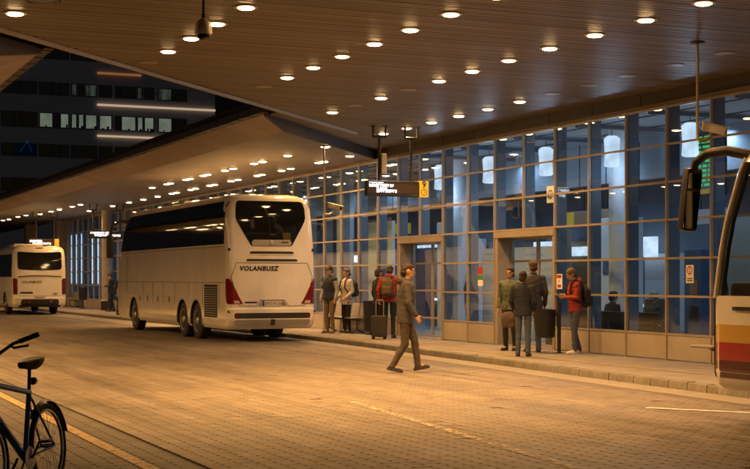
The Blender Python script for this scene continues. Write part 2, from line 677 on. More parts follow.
def pavers(name, mat, v0, cols, u0, rows, parent, limit, seed):
    rnd = random.Random(seed)
    vs, fs, tone = [], [], []
    P, ht, cut, gap = 0.165, 0.0825, 0.024, 0.0004
    for i in range(cols):
        for j in range(rows):
            cx, cyy = v0 + (i + 0.5) * P, u0 + (j + 0.5) * P
            if not limit(cx, cyy):
                continue
            # the cracked, sunken patch of blocks and the odd loose one
            d = abs((cyy - 16.2) + (cx - 5.4) * 1.4 + 0.25 * math.sin(cx * 5))
            sunk = (d < 0.5 and 3.9 < cx < 7.2 and rnd.random() < 0.35) or rnd.random() < 0.004
            z = rnd.gauss(0, 0.0004) - (0.003 if sunk else 0) - (0.008 if rnd.random() < 0.002 else 0)
            z = min(z, 0.002)
            wide = rnd.uniform(0.008, 0.022)
            tx, ty = rnd.gauss(0, 0.0022), rnd.gauss(0, 0.0022)
            o = len(vs)
            for inset, dz in ((gap + 0.0016, 0), (gap, -0.0016), (gap, -0.02)):
                e = ht - inset
                lo_ = e - (wide if sunk else 0)
                for sx, sy in ((e - cut, -lo_), (e, -lo_ + cut), (e, e - cut), (e - cut, e), (-e + cut, e), (-e, e - cut), (-e, -lo_ + cut), (-e + cut, -lo_)):
                    vs.append((cx + sx, cyy + sy, z + dz + tx * sx + ty * sy))
            fs.append(tuple(range(o, o + 8)))
            for r in (0, 8):
                for k in range(8):
                    k2 = (k + 1) % 8
                    fs.append((o + r + k, o + r + 8 + k, o + r + 8 + k2, o + r + k2))
            t = min(1.35, max(0.62, rnd.gauss(1, 0.1))) * (0.75 if rnd.random() < 0.03 else 1)
            tone += [t] * 24
    me = bpy.data.meshes.new(name)
    me.from_pydata(vs, [], fs)
    me.materials.append(MATS[mat])
    at = me.attributes.new('tone', 'FLOAT', 'POINT')
    at.data.foreach_set('value', tone)
    o = put(name, me, parent)
    o['kind'] = 'stuff'
    return o


bed = MB()
bed.add([(-2, 6, -0.012), (13.4, 6, -0.012), (13.4, 42, -0.012), (-2, 42, -0.012)], [(0, 1, 2, 3)])
struct(bed.build('joint_bed', 'joint', road_o))
pavers('paving_block', 'paver', 3.56, 61, 6, 218, road_o, lambda v, u: v + 0.1 < kv(u) - 0.4, 3)
pavers('island_paving_block', 'paver_dark', -1.94, 33, 6, 218, road_o, lambda v, u: True, 4)


def line(name, mat, p0, p1, w, z=0.0075):
    a, b = Vector((*p0, z)), Vector((*p1, z))
    n = (b - a).cross(Vector((0, 0, 1))).normalized() * w / 2
    m = MB()
    m.add([a - n, a + n, b + n, b - n], [(0, 1, 2, 3)])
    return struct(m.build(name, mat, road_o))


line('road_marking', 'paint_yellow', (3.07, 7), (3.07, 21.5), 0.13)
line('road_marking', 'paint_worn', (6.2, 8), px(352, 402), 0.12)
line('road_marking', 'paint_white', px(646, 408), px(760, 413.6), 0.1)
line('road_marking', 'paint_worn', px(236, 345), px(336, 349.5), 0.12)
line('road_marking', 'paint_worn', px(78, 335.2), px(106, 335.6), 0.2)

# kerb of short rounded blocks
kerb = struct(thing('kerb', 'kerb', 'kerb'))
for k in ('label', 'category'):
    del kerb[k]
kb = MB()
kb.ring([[(0.0, y, -0.03), (0.004, y, 0.1), (0.014, y, 0.118), (0.035, y, 0.125), (0.15, y, 0.126), (0.15, y, -0.03)] for y in (-0.121, 0.121)])
kme = kb.mesh('kerb_stone', 'kerb', True)
u = 8.0
n_k = 0
while u < 78:
    o = put('kerb_stone', kme, kerb, (kv(u) + random.gauss(0, 0.004), u, random.gauss(0, 0.003)))
    o.rotation_euler = (random.gauss(0, 0.006), random.gauss(0, 0.006), -math.atan((kv(u + 0.1) - kv(u - 0.1)) / 0.2) + random.gauss(0, 0.005))
    u += 0.25
    n_k += 1
# platform
pl = MB()
us = [-20 + i * 2 for i in range(76)]
L = [(kv(a) + 0.14, a) for a in us]
vs, fs = [], []
for v, a in L:
    vs += [(v, a, PLAT - 0.012), (FV + 0.3, a, PLAT - 0.012), (v, a, -0.05)]
for i in range(len(L) - 1):
    fs += [(3 * i, 3 * i + 1, 3 * i + 4, 3 * i + 3), (3 * i, 3 * i + 3, 3 * i + 5, 3 * i + 2)]
pl.add(vs, fs)
plat = struct(pl.build('platform_pavement', 'slab'))
sl = MB()
rnd = random.Random(11)
u = 10.0
while u < 60:
    v1 = FV - 0.06
    while v1 > kv(u) + 0.2:
        v0 = max(v1 - 0.4, kv(u) + 0.155)
        if not (13.78 < (v0 + v1) / 2 < 13.9 and False):
            z = PLAT + rnd.gauss(0, 0.0012)
            q, h = 0.004, 0.005
            sl.add([(v0 + q, u + q, z - h), (v1 - q, u + q, z - h), (v1 - q, u + 0.4 - q, z - h), (v0 + q, u + 0.4 - q, z - h),
                    (v0 + 2 * q, u + 2 * q, z), (v1 - 2 * q, u + 2 * q, z), (v1 - 2 * q, u + 0.4 - 2 * q, z), (v0 + 2 * q, u + 0.4 - 2 * q, z)],
                   [(4, 5, 6, 7), (0, 1, 5, 4), (1, 2, 6, 5), (2, 3, 7, 6), (3, 0, 4, 7)])
        v1 -= 0.4
    u += 0.4
so = sl.build('paving_slab', 'slab', plat)
so['kind'] = 'stuff'
tl = MB()
tl.add([(13.78, 8, PLAT + 0.006), (13.9, 8, PLAT + 0.006), (13.9, 70, PLAT + 0.006), (13.78, 70, PLAT + 0.006)], [(0, 1, 2, 3)])
struct(tl.build('safety_line', 'paint_yellow', plat))

# ================================================================== terminal building
T = thing('terminal_building', 'long glass fronted terminal with beige metal frames and beige plinth panels', 'building', (FV, 40, PLAT))
BAY, U0 = 1.363, 20.72
SILL, ROWS = 0.61, [1.325, 2.04, 2.77, 3.485, 4.2, 4.91]
K0, K1 = -6, 43
uk = lambda k: U0 + BAY * k
DOORS = {(4, 6): 0, (8, 10): 1}        # bays between these mullions hold the recessed sliding doors


def in_door(k):
    return any(a <= k < b for a, b in DOORS)


def wbox(name, a, b, mat, parent=T, c=0.0):
    m = MB()
    m.cbox(a, b, c) if c else m.box(a, b)
    return m.build(name, mat, parent, world=True)


mull = MB().box((-0.06, -0.021, 0), (0.0, 0.021, 4.84)).mesh('mullion', 'alu')
post = MB().box((0.022, -0.032, 0), (0.24, 0.032, 4.84)).mesh('post', 'alu_inner')
mull_s = MB().box((-0.06, -0.021, 2.62), (0.0, 0.021, 4.84)).mesh('mullion_short', 'alu')
post_s = MB().box((0.022, -0.032, 2.67), (0.24, 0.032, 4.84)).mesh('post_short', 'alu_inner')
for k in range(K0, K1 + 1):
    short = any(a < k < b for a, b in DOORS)
    put('mullion', mull_s if short else mull, T, (0, uk(k) - 40, 0))
    put('post', post_s if short else post, T, (0, uk(k) - 40, 0))
# transoms, broken at the doors below the door head
spans_low, s0 = [], uk(K0)
for (a, b) in sorted(DOORS):
    spans_low.append((s0, uk(a)))
    s0 = uk(b)
spans_low.append((s0, uk(K1)))
for h in [SILL] + ROWS:
    for a, b in (spans_low if h < 2.7 else [(uk(K0), uk(K1))]):
        wbox('transom', (FV - 0.052, a, h - 0.02), (FV + 0.006, b, h + 0.02), 'alu')
wbox('wood_strip', (FV - 0.04, uk(K0), 4.937), (FV + 0.2, uk(K1), 5.01), 'wood_strip')
i = 0
u = uk(K0)
while u < 36.4:
    wbox('head_panel', (FV + 0.03, u + 0.01, 5.012), (FV + 0.2, min(u + 1.75, 36.4) - 0.012, 5.34), 'head_panel')
    u += 1.75
pane_me = {}
for r in range(6):
    z0 = (SILL if r == 0 else ROWS[r - 1]) + 0.018
    z1 = ROWS[r] - 0.018
    pane_me[r] = MB().box((-0.014, 0.02, z0 - PLAT), (-0.004, BAY - 0.02, z1 - PLAT)).mesh('pane', 'facade_glass')
base_me = MB().cbox((-0.045, 0.03, 0.012), (0.02, BAY - 0.03, SILL - PLAT - 0.028), 0.008).mesh('plinth_panel', 'base_panel')
for k in range(K0, K1):
    for r in range(6):
        if not (in_door(k) and r < 3):
            o = put('pane', pane_me[r], T, (0, uk(k) - 40, 0))
            o.rotation_euler = (0, random.gauss(0, 0.0012), random.gauss(0, 0.0016))
    if not in_door(k):
        put('plinth_panel', base_me, T, (0, uk(k) - 40, 0))
# doors: set back behind a lined reveal
for (a, b), j in DOORS.items():
    ua, ub = uk(a) + 0.03, uk(b) - 0.03
    D = FV + 0.30
    wbox('door_jamb', (FV - 0.05, ub - 0.14, PLAT), (D + 0.1, ub, 2.60), 'alu')
    wbox('door_jamb', (FV - 0.05, ua, PLAT), (D + 0.1, ua + 0.06, 2.60), 'alu')
    wbox('door_head', (FV - 0.07, ua, 2.602), (D + 0.1, ub, 2.742), 'alu')
    wbox('threshold', (FV - 0.02, ua + 0.062, PLAT - 0.005), (D + 0.1, ub - 0.142, PLAT + 0.012), 'rim_metal')
    x0, x1 = ua + 0.065, ub - 0.145
    xm = (x0 + x1) / 2
    for q, (p0, p1) in enumerate(((x0, xm - 0.006), (xm + 0.006, x1))):
        f = MB()
        for zz in (PLAT + 0.02, SILL, ROWS[0], ROWS[1], 2.55):
            f.box((D, p0 + 0.04, zz), (D + 0.05, p1 - 0.04, zz + 0.045))
        f.box((D - 0.002, p0, PLAT + 0.02), (D + 0.052, p0 + 0.04, 2.595))
        f.box((D - 0.002, p1 - 0.04, PLAT + 0.02), (D + 0.052, p1, 2.595))
        leaf = f.build('sliding_door', 'alu', T, world=True)
        for z0, z1 in ((PLAT + 0.065, SILL), (SILL + 0.045, ROWS[0]), (ROWS[0] + 0.045, ROWS[1]), (ROWS[1] + 0.045, 2.55)):
            m = MB().box((D + 0.02, p0 + 0.04, z0), (D + 0.03, p1 - 0.04, z1))
            m.build('pane', 'facade_glass', leaf, world=True)
# stickers on the glass
def sticker(pxx, y0, y1, w, rows, name='notice'):
    zc = 23944 / (pxx + 235)
    u = (zc - FV * ST) / CT
    h0, h1 = EYE - (y1 - HORIZON) * zc / F_PX, EYE - (y0 - HORIZON) * zc / F_PX
    m = MB().box((FV - 0.0185, u - w / 2, h0), (FV - 0.0155, u + w / 2, h1))
    o = m.build(name, 'white_sheet', T, world=True)
    for f0, f1, w0, mat, kind in rows:
        z0, z1 = h0 + (h1 - h0) * f0, h0 + (h1 - h0) * f1
        if kind == 'ring':
            r = min(w * w0 / 2, (z1 - z0) / 2)
            m = MB()
            m.ring([[(FV - 0.02, u + rr * math.cos(t * math.pi / 10), (z0 + z1) / 2 + rr * math.sin(t * math.pi / 10)) for t in range(20)] for rr in (r, r * 0.72)], cap=False)
            m.box((FV - 0.0212, u - r * 0.1, (z0 + z1) / 2 - r * 0.7), (FV - 0.0202, u + r * 0.1, (z0 + z1) / 2 + r * 0.7))
        else:
            m = MB().box((FV - 0.0205, u - w * w0 / 2, z0), (FV - 0.0185, u + w * w0 / 2, z1))
        m.build('print', mat, o, world=True)
    return o


sticker(690.5, 265, 283, 0.23, ((0.45, 0.95, 0.8, 'red_print', 'ring'), (0.1, 0.16, 0.7, 'ink', 'bar'), (0.22, 0.28, 0.7, 'ink', 'bar')))
sticker(560, 274, 289, 0.24, ((0.72, 0.94, 0.75, 'red_print', 'bar'), (0.42, 0.62, 0.5, 'red_print', 'ring'), (0.1, 0.3, 0.6, 'red_print', 'bar')))
sticker(481, 267, 286, 0.26, ((0.62, 1.0, 1.0, 'red_print', 'bar'), (0.32, 0.6, 1.0, 'green_print', 'bar')))
sticker(551, 186, 203, 0.3, ((0.1, 0.9, 0.7, 'in_blue', 'ring'),))

# inside
IV = 24.6
wbox('inner_floor', (FV + 0.3, uk(K0), PLAT - 0.1), (IV, uk(K1), PLAT), 'in_floor')
wbox('inner_ceiling', (FV + 0.26, uk(K0), 5.0), (IV, uk(K1), 5.1), 'in_ceiling')
wbox('inner_wall', (IV, uk(K0), PLAT), (IV + 0.2, uk(K1), 5.0), 'in_wall')
wbox('end_wall', (FV + 0.25, uk(K0) - 0.2, PLAT), (IV, uk(K0), 5.0), 'in_wall')
wbox('end_wall', (FV + 0.25, uk(K1), PLAT), (IV, uk(K1) + 0.2, 5.0), 'in_wall')
wbox('roof', (FV + 0.2, uk(K0) - 0.3, 5.36), (IV + 0.5, uk(K1) + 0.3, 5.8), 'void')
rnd = random.Random(5)
u = uk(K0) + 0.5
while u < uk(K1) - 3:                                   # shop fronts and panels along the back wall
    w = rnd.uniform(1.6, 3.4)
    mat = rnd.choice(['in_blue', 'in_white', 'in_wall', 'in_wood', 'in_blue'])
    hh = rnd.choice([2.4, 2.9, 3.4])
    wbox('wall_panel', (IV - 0.25, u, PLAT), (IV - 0.02, u + w, hh), mat, c=0.02)
    if rnd.random() < 0.55:
        wbox('light_box', (IV - 0.32, u + 0.15, hh - 0.5), (IV - 0.255, u + w - 0.15, hh - 0.2), rnd.choice(['led_amber', 'shade_glow', 'tube_cool']))
    u += w + rnd.uniform(0.1, 1.2)
for v in (16.6, 17.9, 20.4, 22.9):                       # dark slots in the hall ceiling
    wbox('ceiling_slot', (v, uk(K0), 4.985), (v + 0.07, uk(K1), 4.9995), 'dark_metal')
for i in range(24):
    u = 15 + i * 2.7
    wbox('ceiling_beam', (FV + 0.3, u, 4.9), (18.98, u + 0.08, 4.984), 'alu_inner')
wbox('bulkhead', (19.0, uk(K0), 4.0), (19.2, uk(K1), 5.0), 'in_ceiling')
cm = MB().lathe([(0.32, 0), (0.32, 0.1), (0.29, 0.12), (0.29, 4.7), (0.31, 4.74), (0.31, 4.88)], 28).mesh('column', 'in_white', True)
for u in (18.5, 26.7, 34.9, 43.1, 51.3, 59.5, 67.7):
    put('column', cm, T, (17.7 - FV, u - 40, 0))
# partitions near the doors
wbox('partition', (17.5, 29.3, PLAT), (17.6, 33.0, 2.45), 'in_white')
wbox('partition', (18.0, 22.6, PLAT), (18.1, 23.6, 2.9), 'in_white')
wbox('partition', (17.2, 38.2, PLAT), (17.3, 40.0, 3.4), 'in_white')
for u0, u1, h, mat in ((24.6, 25.2, 2.3, 'in_blue'), (27.6, 28.9, 3.1, 'in_white'), (35.4, 37.4, 2.8, 'in_white'), (41, 43.5, 3.0, 'in_blue'), (19.4, 21.4, 2.6, 'in_blue')):
    wbox('kiosk', (18.3, u0, PLAT), (18.9, u1, h), mat, c=0.03)
    for q in range(int((u1 - u0) / 0.42)):
        for r_ in range(3):
            if rnd.random() < 0.75:
                c0 = u0 + 0.1 + q * 0.42
                wbox('poster', (18.285, c0, 0.75 + r_ * 0.5), (18.297, c0 + rnd.uniform(0.2, 0.34), 1.05 + r_ * 0.5 + rnd.uniform(0, 0.12)), rnd.choice(['in_white', 'in_wood', 'red_print', 'in_blue', 'green_print', 'sign_face', 'sign_yellow']))
# bright vertical tubes inside the far end
for k in range(35, 43):
    if k % 4 != 3:
        wbox('light_tube', (FV + 0.03, uk(k) + 0.55, 1.4), (FV + 0.09, uk(k) + 0.72, 4.1), 'tube_cool')
# hanging way signs and lit counters in the hall
for u, v, z, w, mat in ((21.3, 18.2, 3.05, 1.5, 'sign_yellow'), (25.4, 19.6, 2.9, 1.2, 'in_white'), (28.6, 18.6, 3.0, 1.6, 'in_wood'), (31.5, 19.8, 3.1, 1.4, 'sign_yellow'), (36.0, 18.4, 3.0, 1.6, 'in_white'), (40.5, 18.8, 3.1, 1.5, 'sign_yellow')):
    wbox('way_sign', (v, u, z), (v + 0.1, u + w, z + 0.34), mat, c=0.01)
    for q in (0.2, w - 0.2):
        wbox('sign_rod', (v + 0.04, u + q, z + 0.34), (v + 0.06, u + q + 0.02, 4.98), 'dark_metal')
for u in (20.2, 29.4, 34.2, 39.5, 45.0):
    wbox('counter', (20.2, u, PLAT), (20.9, u + 2.2, 1.15), 'in_wood', c=0.03)
    wbox('counter_light', (20.18, u + 0.1, 0.95), (20.197, u + 2.1, 1.02), 'tube_cool')
    wbox('menu_board', (23.9, u + 0.1, 2.3), (24.0, u + 1.9, 2.9), 'shade_glow')


def lamp(name, loc, kind, power, col, parent=None, spot=150, radius=0.09, blend=0.6):
    l = bpy.data.lights.new(name, kind)
    l.energy = power
    l.color = col
    if kind == 'SPOT':
        l.spot_size = R(spot)
        l.spot_blend = blend
    l.shadow_soft_size = radius
    o = bpy.data.objects.new(name, l)
    COL.objects.link(o)
    o.parent = parent
    o.location = loc
    return o


rim_in = MB().lathe([(0.10, -0.002), (0.13, -0.002), (0.13, -0.02), (0.10, -0.02)], 20).mesh('rim', 'in_white', True)
len_in = MB().lathe([(0.099, -0.004), (0.09, -0.012), (0.01, -0.014)], 20).mesh('lens', 'lens_cool', True)
COOL = (0.56, 0.74, 1.0)
for i in range(15):
    for v in (17.2, 18.72, 22.2):
        u = 14.6 + i * 4.3 + (1.4 if v == 18.72 else 0)
        t = thing('ceiling_spot', 'small cool white ceiling spotlight inside the glass terminal hall', 'light', (v, u, 4.998), 0, 'cool ceiling spots inside the hall')
        put('rim', rim_in, t)
        put('lens', len_in, t)
        lamp('spot_lamp', (0, 0, -0.03), 'SPOT', {17.2: 105, 18.72: 105, 22.2: 85}[v], COOL, t, 150)
sh = MB()
sh.ring([[(r * (1 + (0.05 if j % 2 else -0.05)) * math.cos(2 * math.pi * j / 36), r * (1 + (0.05 if j % 2 else -0.05)) * math.sin(2 * math.pi * j / 36), h) for j in range(36)]
         for r, h in ((0.12, 0.0), (0.165, 0.03), (0.15, 0.3), (0.17, 0.62), (0.1, 0.68))])
sh_me = sh.mesh('shade', 'shade_glow', True)
cord_me = MB().tube([(0, 0, 0.68), (0, 0, 0.9)], 0.008, 6).mesh('cord', 'dark_metal')
for i in range(0, 5):
    u = 23.2 + 2.83 * i
    t = thing('pendant_lamp', 'white drum pendant lamp glowing behind the upper panes of the hall', 'lamp', (17.0, u, 4.1), 0, 'drum pendant lamps behind the glass')
    put('shade', sh_me, t)
    put('cord', cord_me, t)
    lamp('bulb', (0, 0, -0.12), 'POINT', 22, (0.62, 0.78, 1.0), t, radius=0.15)

# departure boards inside
for i, (u, v) in enumerate(((24.1, 18.1), (27.1, 18.0))):
    lab = ('dark departure board with rows of green text nearest the coach mirror', 'dark departure board with green rows beside the pale round column')[i]
    t = thing('departure_board', lab, 'display', (v, u, 3.4), 0)
    MB().cbox((0, -0.5, 0), (0.12, 0.5, 1.35), 0.015).build('housing', 'black_plastic', t)
    rr = random.Random(i)
    for r in range(11):
        m = MB()
        y = 0.44
        while y > -0.3:
            w = rr.uniform(0.08, 0.3)
            m.box((-0.004, max(y - w, -0.44), 0.2 + r * 0.1), (0.0, y, 0.255 + r * 0.1))
            y -= w + 0.06
        m.build('text_row', 'led_green', t)
    MB().box((-0.004, -0.47, 0.04), (0.0, 0.47, 0.14)).build('header_strip', 'led_amber', t)
    for s in (-0.3, 0.3):
        MB().tube([(0.06, s, 1.34), (0.06, s, 1.62)], 0.015, 6).build('hanger', 'dark_metal', t)

# ================================================================== canopies
CZ, SZ = 5.25, 5.0
EDGE = lambda v: 20.56 + 1.09 * (v - 3.09)
FRONT = lambda v: 29.1 + 1.235 * (v - 10.15)


def vmin(u):
    if u < EDGE(-8):
        return -8
    if u <= 28.3:
        return 3.09 + (u - 20.56) / 1.09
    return 10.15 + (max(u, 29.1) - 29.1) / 1.235


C1 = thing('front_canopy', 'slatted brown canopy ceiling with round downlights over the near road', 'canopy', (4, 18, CZ))
u = 4.0
while u < 35.9:
    a = vmin(u + 0.06)
    m = MB()
    z = CZ + random.gauss(0, 0.0012)
    b = FV + 0.02
    m.ring([[(x, u, z + 0.035), (x, u + 0.004, z + 0.004), (x, u + 0.017, z), (x, u + 0.112, z), (x, u + 0.126, z + 0.004), (x, u + 0.129, z + 0.035)] for x in (a, b)])
    m.build('slat', 'slat', C1, world=True)
    u += 0.14
m = MB()
poly = [(-8, 3.9), (FV + 0.19, 3.9), (FV + 0.19, 35.9), (10.15, 29.1), (10.1, EDGE(10.1) + 0.1), (-8, EDGE(-8) + 0.1)]
n = len(poly)
m.add([(x, y, CZ + 0.045) for x, y in poly] + [(x, y, CZ + 0.55) for x, y in poly],
      [tuple(range(n)), tuple(range(2 * n - 1, n - 1, -1))] + [(i, i + n, (i + 1) % n + n, (i + 1) % n) for i in range(n)])
m.build('roof_slab', 'void', C1, world=True)
MB().tube([(-8, EDGE(-8) + 0.02, CZ - 0.005), (3, EDGE(3) + 0.02, CZ - 0.005), (13.3, EDGE(13.3) + 0.02, CZ - 0.005)], 0.055, 12).build('edge_trim', 'trim', C1, smooth='all', world=True)
m = MB()
for t in range(0, 96):
    v = -5.5 + t * 0.155
    if v < 10.0:
        m.box((v, EDGE(v) - 0.085, CZ - 0.004), (v + 0.075, EDGE(v) - 0.05, CZ + 0.003))
o = m.build('trim_clip', 'black_plastic', C1, world=True)
o['kind'] = 'stuff'


def side_canopy(name, label, inner, outer, edge, u_end, front, sgn):
    """ceiling that runs beside the road: flat panels, a rising planked border and a dark gutter"""
    C = thing(name, label, 'canopy', ((inner + outer) / 2, (front(edge) + u_end) / 2, SZ))
    us, u = [], math.ceil(max(front(inner), front(edge))) + 0.6
    m = MB()
    m.add([(inner, front(inner), SZ), (edge, front(edge), SZ), (edge, u, SZ), (inner, u, SZ), (inner, front(inner), SZ + 0.03), (edge, front(edge), SZ + 0.03), (edge, u, SZ + 0.03), (inner, u, SZ + 0.03)],
          [(0, 1, 2, 3), (4, 5, 6, 7), (0, 1, 5, 4), (1, 2, 6, 5), (2, 3, 7, 6), (3, 0, 4, 7)])
    m.build('ceiling_panel', 'panel_ceiling', C, world=True)
    while u < u_end:
        u2 = min(u + 3.57, u_end)
        lo, hi = min(inner, edge), max(inner, edge)
        wbox('ceiling_panel', (lo, u + 0.006, SZ + random.uniform(0, 0.004)), (hi, u2 - 0.006, SZ + 0.03), 'panel_ceiling', C)
        u = u2
    u = max(front(edge), front(outer)) + 0.1
    m = MB()
    m.add([(edge, front(edge), SZ), (outer, front(outer), SZ + 0.25), (outer, u, SZ + 0.25), (edge, u, SZ)], [(0, 1, 2, 3)])
    m.build('plank', 'plank', C, world=True)
    while u < u_end:
        step = 0.62 if u < 50 else 2.4
        m = MB()
        m.add([(edge, u + 0.006, SZ), (outer, u + 0.006, SZ + 0.25), (outer, u + step - 0.006, SZ + 0.25), (edge, u + step - 0.006, SZ),
               (edge, u + 0.006, SZ + 0.03), (outer, u + 0.006, SZ + 0.28), (outer, u + step - 0.006, SZ + 0.28), (edge, u + step - 0.006, SZ + 0.03)],
              [(0, 1, 2, 3), (4, 5, 6, 7), (0, 1, 5, 4), (1, 2, 6, 5), (2, 3, 7, 6), (3, 0, 4, 7)])
        m.build('plank', 'plank', C, world=True)
        u += step
    u = front(outer)
    lo, hi = sorted((outer, outer + sgn * 0.16))
    wbox('gutter', (lo, u - 0.2, SZ + 0.26), (hi, u_end, SZ + 0.42), 'dark_metal', C)
    while u < min(u_end, 60):
        wbox('gutter_bracket', (lo - 0.006, u, SZ + 0.25), (hi + 0.006, u + 0.1, SZ + 0.43), 'black_plastic', C)
        u += 0.75
    # end wall towards the road and the roof above
    m = MB()
    for v0, v1 in ((outer, inner),):
        a, b = Vector((v0, front(v0), 0)), Vector((v1, front(v1), 0))
        nn = Vector((0, 0.1, 0))
        z0, z1 = SZ - 0.005, CZ + 0.04
        m.add([(a.x, a.y - 0.01, z1 - 0.09), (edge, front(edge) - 0.01, z0), (b.x, b.y - 0.01, z0), (b.x, b.y - 0.01, z1), (a.x, a.y - 0.01, z1),
               (a.x, a.y + 0.1, z1 - 0.09), (edge, front(edge) + 0.1, z0), (b.x, b.y + 0.1, z0), (b.x, b.y + 0.1, z1), (a.x, a.y + 0.1, z1)],
              [(0, 1, 2, 3, 4), (9, 8, 7, 6, 5), (0, 5, 6, 1), (1, 6, 7, 2), (2, 7, 8, 3), (3, 8, 9, 4), (4, 9, 5, 0)])
    m.build('end_fascia', 'head_panel', C, world=True)
    m = MB()
    P = [(outer, front(outer) + 0.12), (inner, front(inner) + 0.12), (inner, u_end), (outer, u_end)]
    m.add([(x, y, SZ + 0.30) for x, y in P] + [(x, y, SZ + 0.62) for x, y in P], [(0, 1, 2, 3), (7, 6, 5, 4), (0, 4, 5, 1), (1, 5, 6, 2), (2, 6, 7, 3), (3, 7, 4, 0)])
    m.build('roof_slab', 'void', C, world=True)
    return C


side_canopy('side_canopy', 'long lower canopy with planked border running along the glass front past the coaches', FV + 0.02, 10.0, 10.8, 104, FRONT, -1)
side_canopy('side_canopy', 'canopy corner with planked border over the dark paving beside the bicycle', -6.0, 4.0, 3.2, 76, lambda v: EDGE(v) + 0.8, 1)

# ------------------------------------------------------------------ downlights
WARM = (1.0, 0.5, 0.155)
rim_me = MB().lathe([(0.112, 0.0), (0.165, 0.0), (0.16, -0.016), (0.118, -0.02)], 28).mesh('rim', 'trim', True)
lens_me = MB().lathe([(0.118, -0.006), (0.11, -0.024), (0.085, -0.036), (0.05, -0.042), (0.005, -0.045)], 28).mesh('lens', 'lens', True)
off_me = MB().lathe([(0.114, -0.004), (0.1, -0.008), (0.005, -0.01)], 28).mesh('lens', 'lens_off', True)
DL = dict(label='lit round warm downlight recessed in the slatted front canopy', group='lit downlights of the front canopy')
P_NEAR, P_FAR = 310.0, 190.0


def downlight(v, u, z, on=True, power=P_NEAR, far=False, cone=140):
    if on:
        lab, grp = (('lit round warm downlight in the lower canopy along the glass front', 'lit downlights of the side canopy') if far and v > 6 else ('unseen warm downlight added in the canopy over the dark bicycle paving', 'added unseen downlights over the bicycle paving') if far
                    else ('lit round warm downlight recessed in the slatted front canopy', 'lit downlights of the front canopy'))
    else:
        lab, grp = 'unlit round downlight in the slatted front canopy', 'unlit downlights of the front canopy'
    t = thing('downlight', lab, 'light', (v, u, z), 0, grp)
    put('rim', rim_me, t)
    put('lens', lens_me if on else off_me, t)
    if on:
        lamp('bulb', (0, 0, -0.075), 'SPOT', power * random.uniform(0.75, 1.25), WARM, t, cone, 0.07, 1.0)
    return t


row = lambda u0, n, d=1.3: [u0 + d * i for i in range(n)]
for v, on, off in ((3.1, row(18.0, 2), []),
                   (5.83, row(16.35, 5), [22.8]),
                   (8.53, row(14.4, 8), [24.8]),
                   (11.2, row(15.0, 7) + [25.4, 28.0], [24.1, 26.7]),
                   (14.0, row(24.8, 6, 1.36), [18.2, 19.55, 20.9, 22.2, 23.5])):
    for u in on:
        downlight(v, u, CZ)
    for u in off:
        downlight(v, u, CZ, False)
FARPX = [(323, 146), (287, 155), (348, 155.5), (315, 162), (324, 161), (282.5, 170), (290, 168), (255, 163), (263, 161), (254, 175), (260, 174), (227, 170), (234, 168),
         (227, 180.5), (234, 179), (201, 175), (207, 174), (205, 185), (211, 184), (179, 179), (184, 178), (185.5, 189), (190.5, 188),
         (159, 183.5), (164, 182.7), (167, 193), (172, 192), (146, 187), (153, 196), (137, 199), (122, 202), (107, 205.5), (84, 210.5),
         (72, 204), (64, 206), (52, 209), (43, 211), (33, 213.6), (26, 215), (18, 216.5), (9, 219), (3, 220)]
for x, y in FARPX:
    v, u = px(x, y, SZ)
    if y < 215:
        v = (12.95 if v < 13.75 else 14.55) if v > 12 else v
    downlight(min(max(v, 11.3), 15.2), u, SZ - 0.002, True, P_FAR, True, 155)

for i in range(14):                                    # unseen mirrored rows, added to brighten the side of the large coach
    for v in (1.0, 2.7):
        for d in (0, 0.95):
            downlight(v, 24.2 + i * 3.57 + d, SZ - 0.002, True, P_FAR * 1.8, True, 165)

# ================================================================== office block far behind
OY = 139.0
OB = thing('office_block', 'dark office block with strips of windows and pale light bands far behind the canopy', 'building', (20, OY, -0.03))


def obox(name, a, b, mat, parent=OB):
    return wbox(name, a, b, mat, parent)


def oh(y, x=100):
    """height on the office front seen at pixel row y"""
    z = OY / (CT - (x - 375) / F_PX * ST)
    return EYE + (HORIZON - y) * z / F_PX


def ov(x):
    t = (x - 375) / F_PX
    z = OY / (CT - t * ST)
    return z * (t * CT + ST)


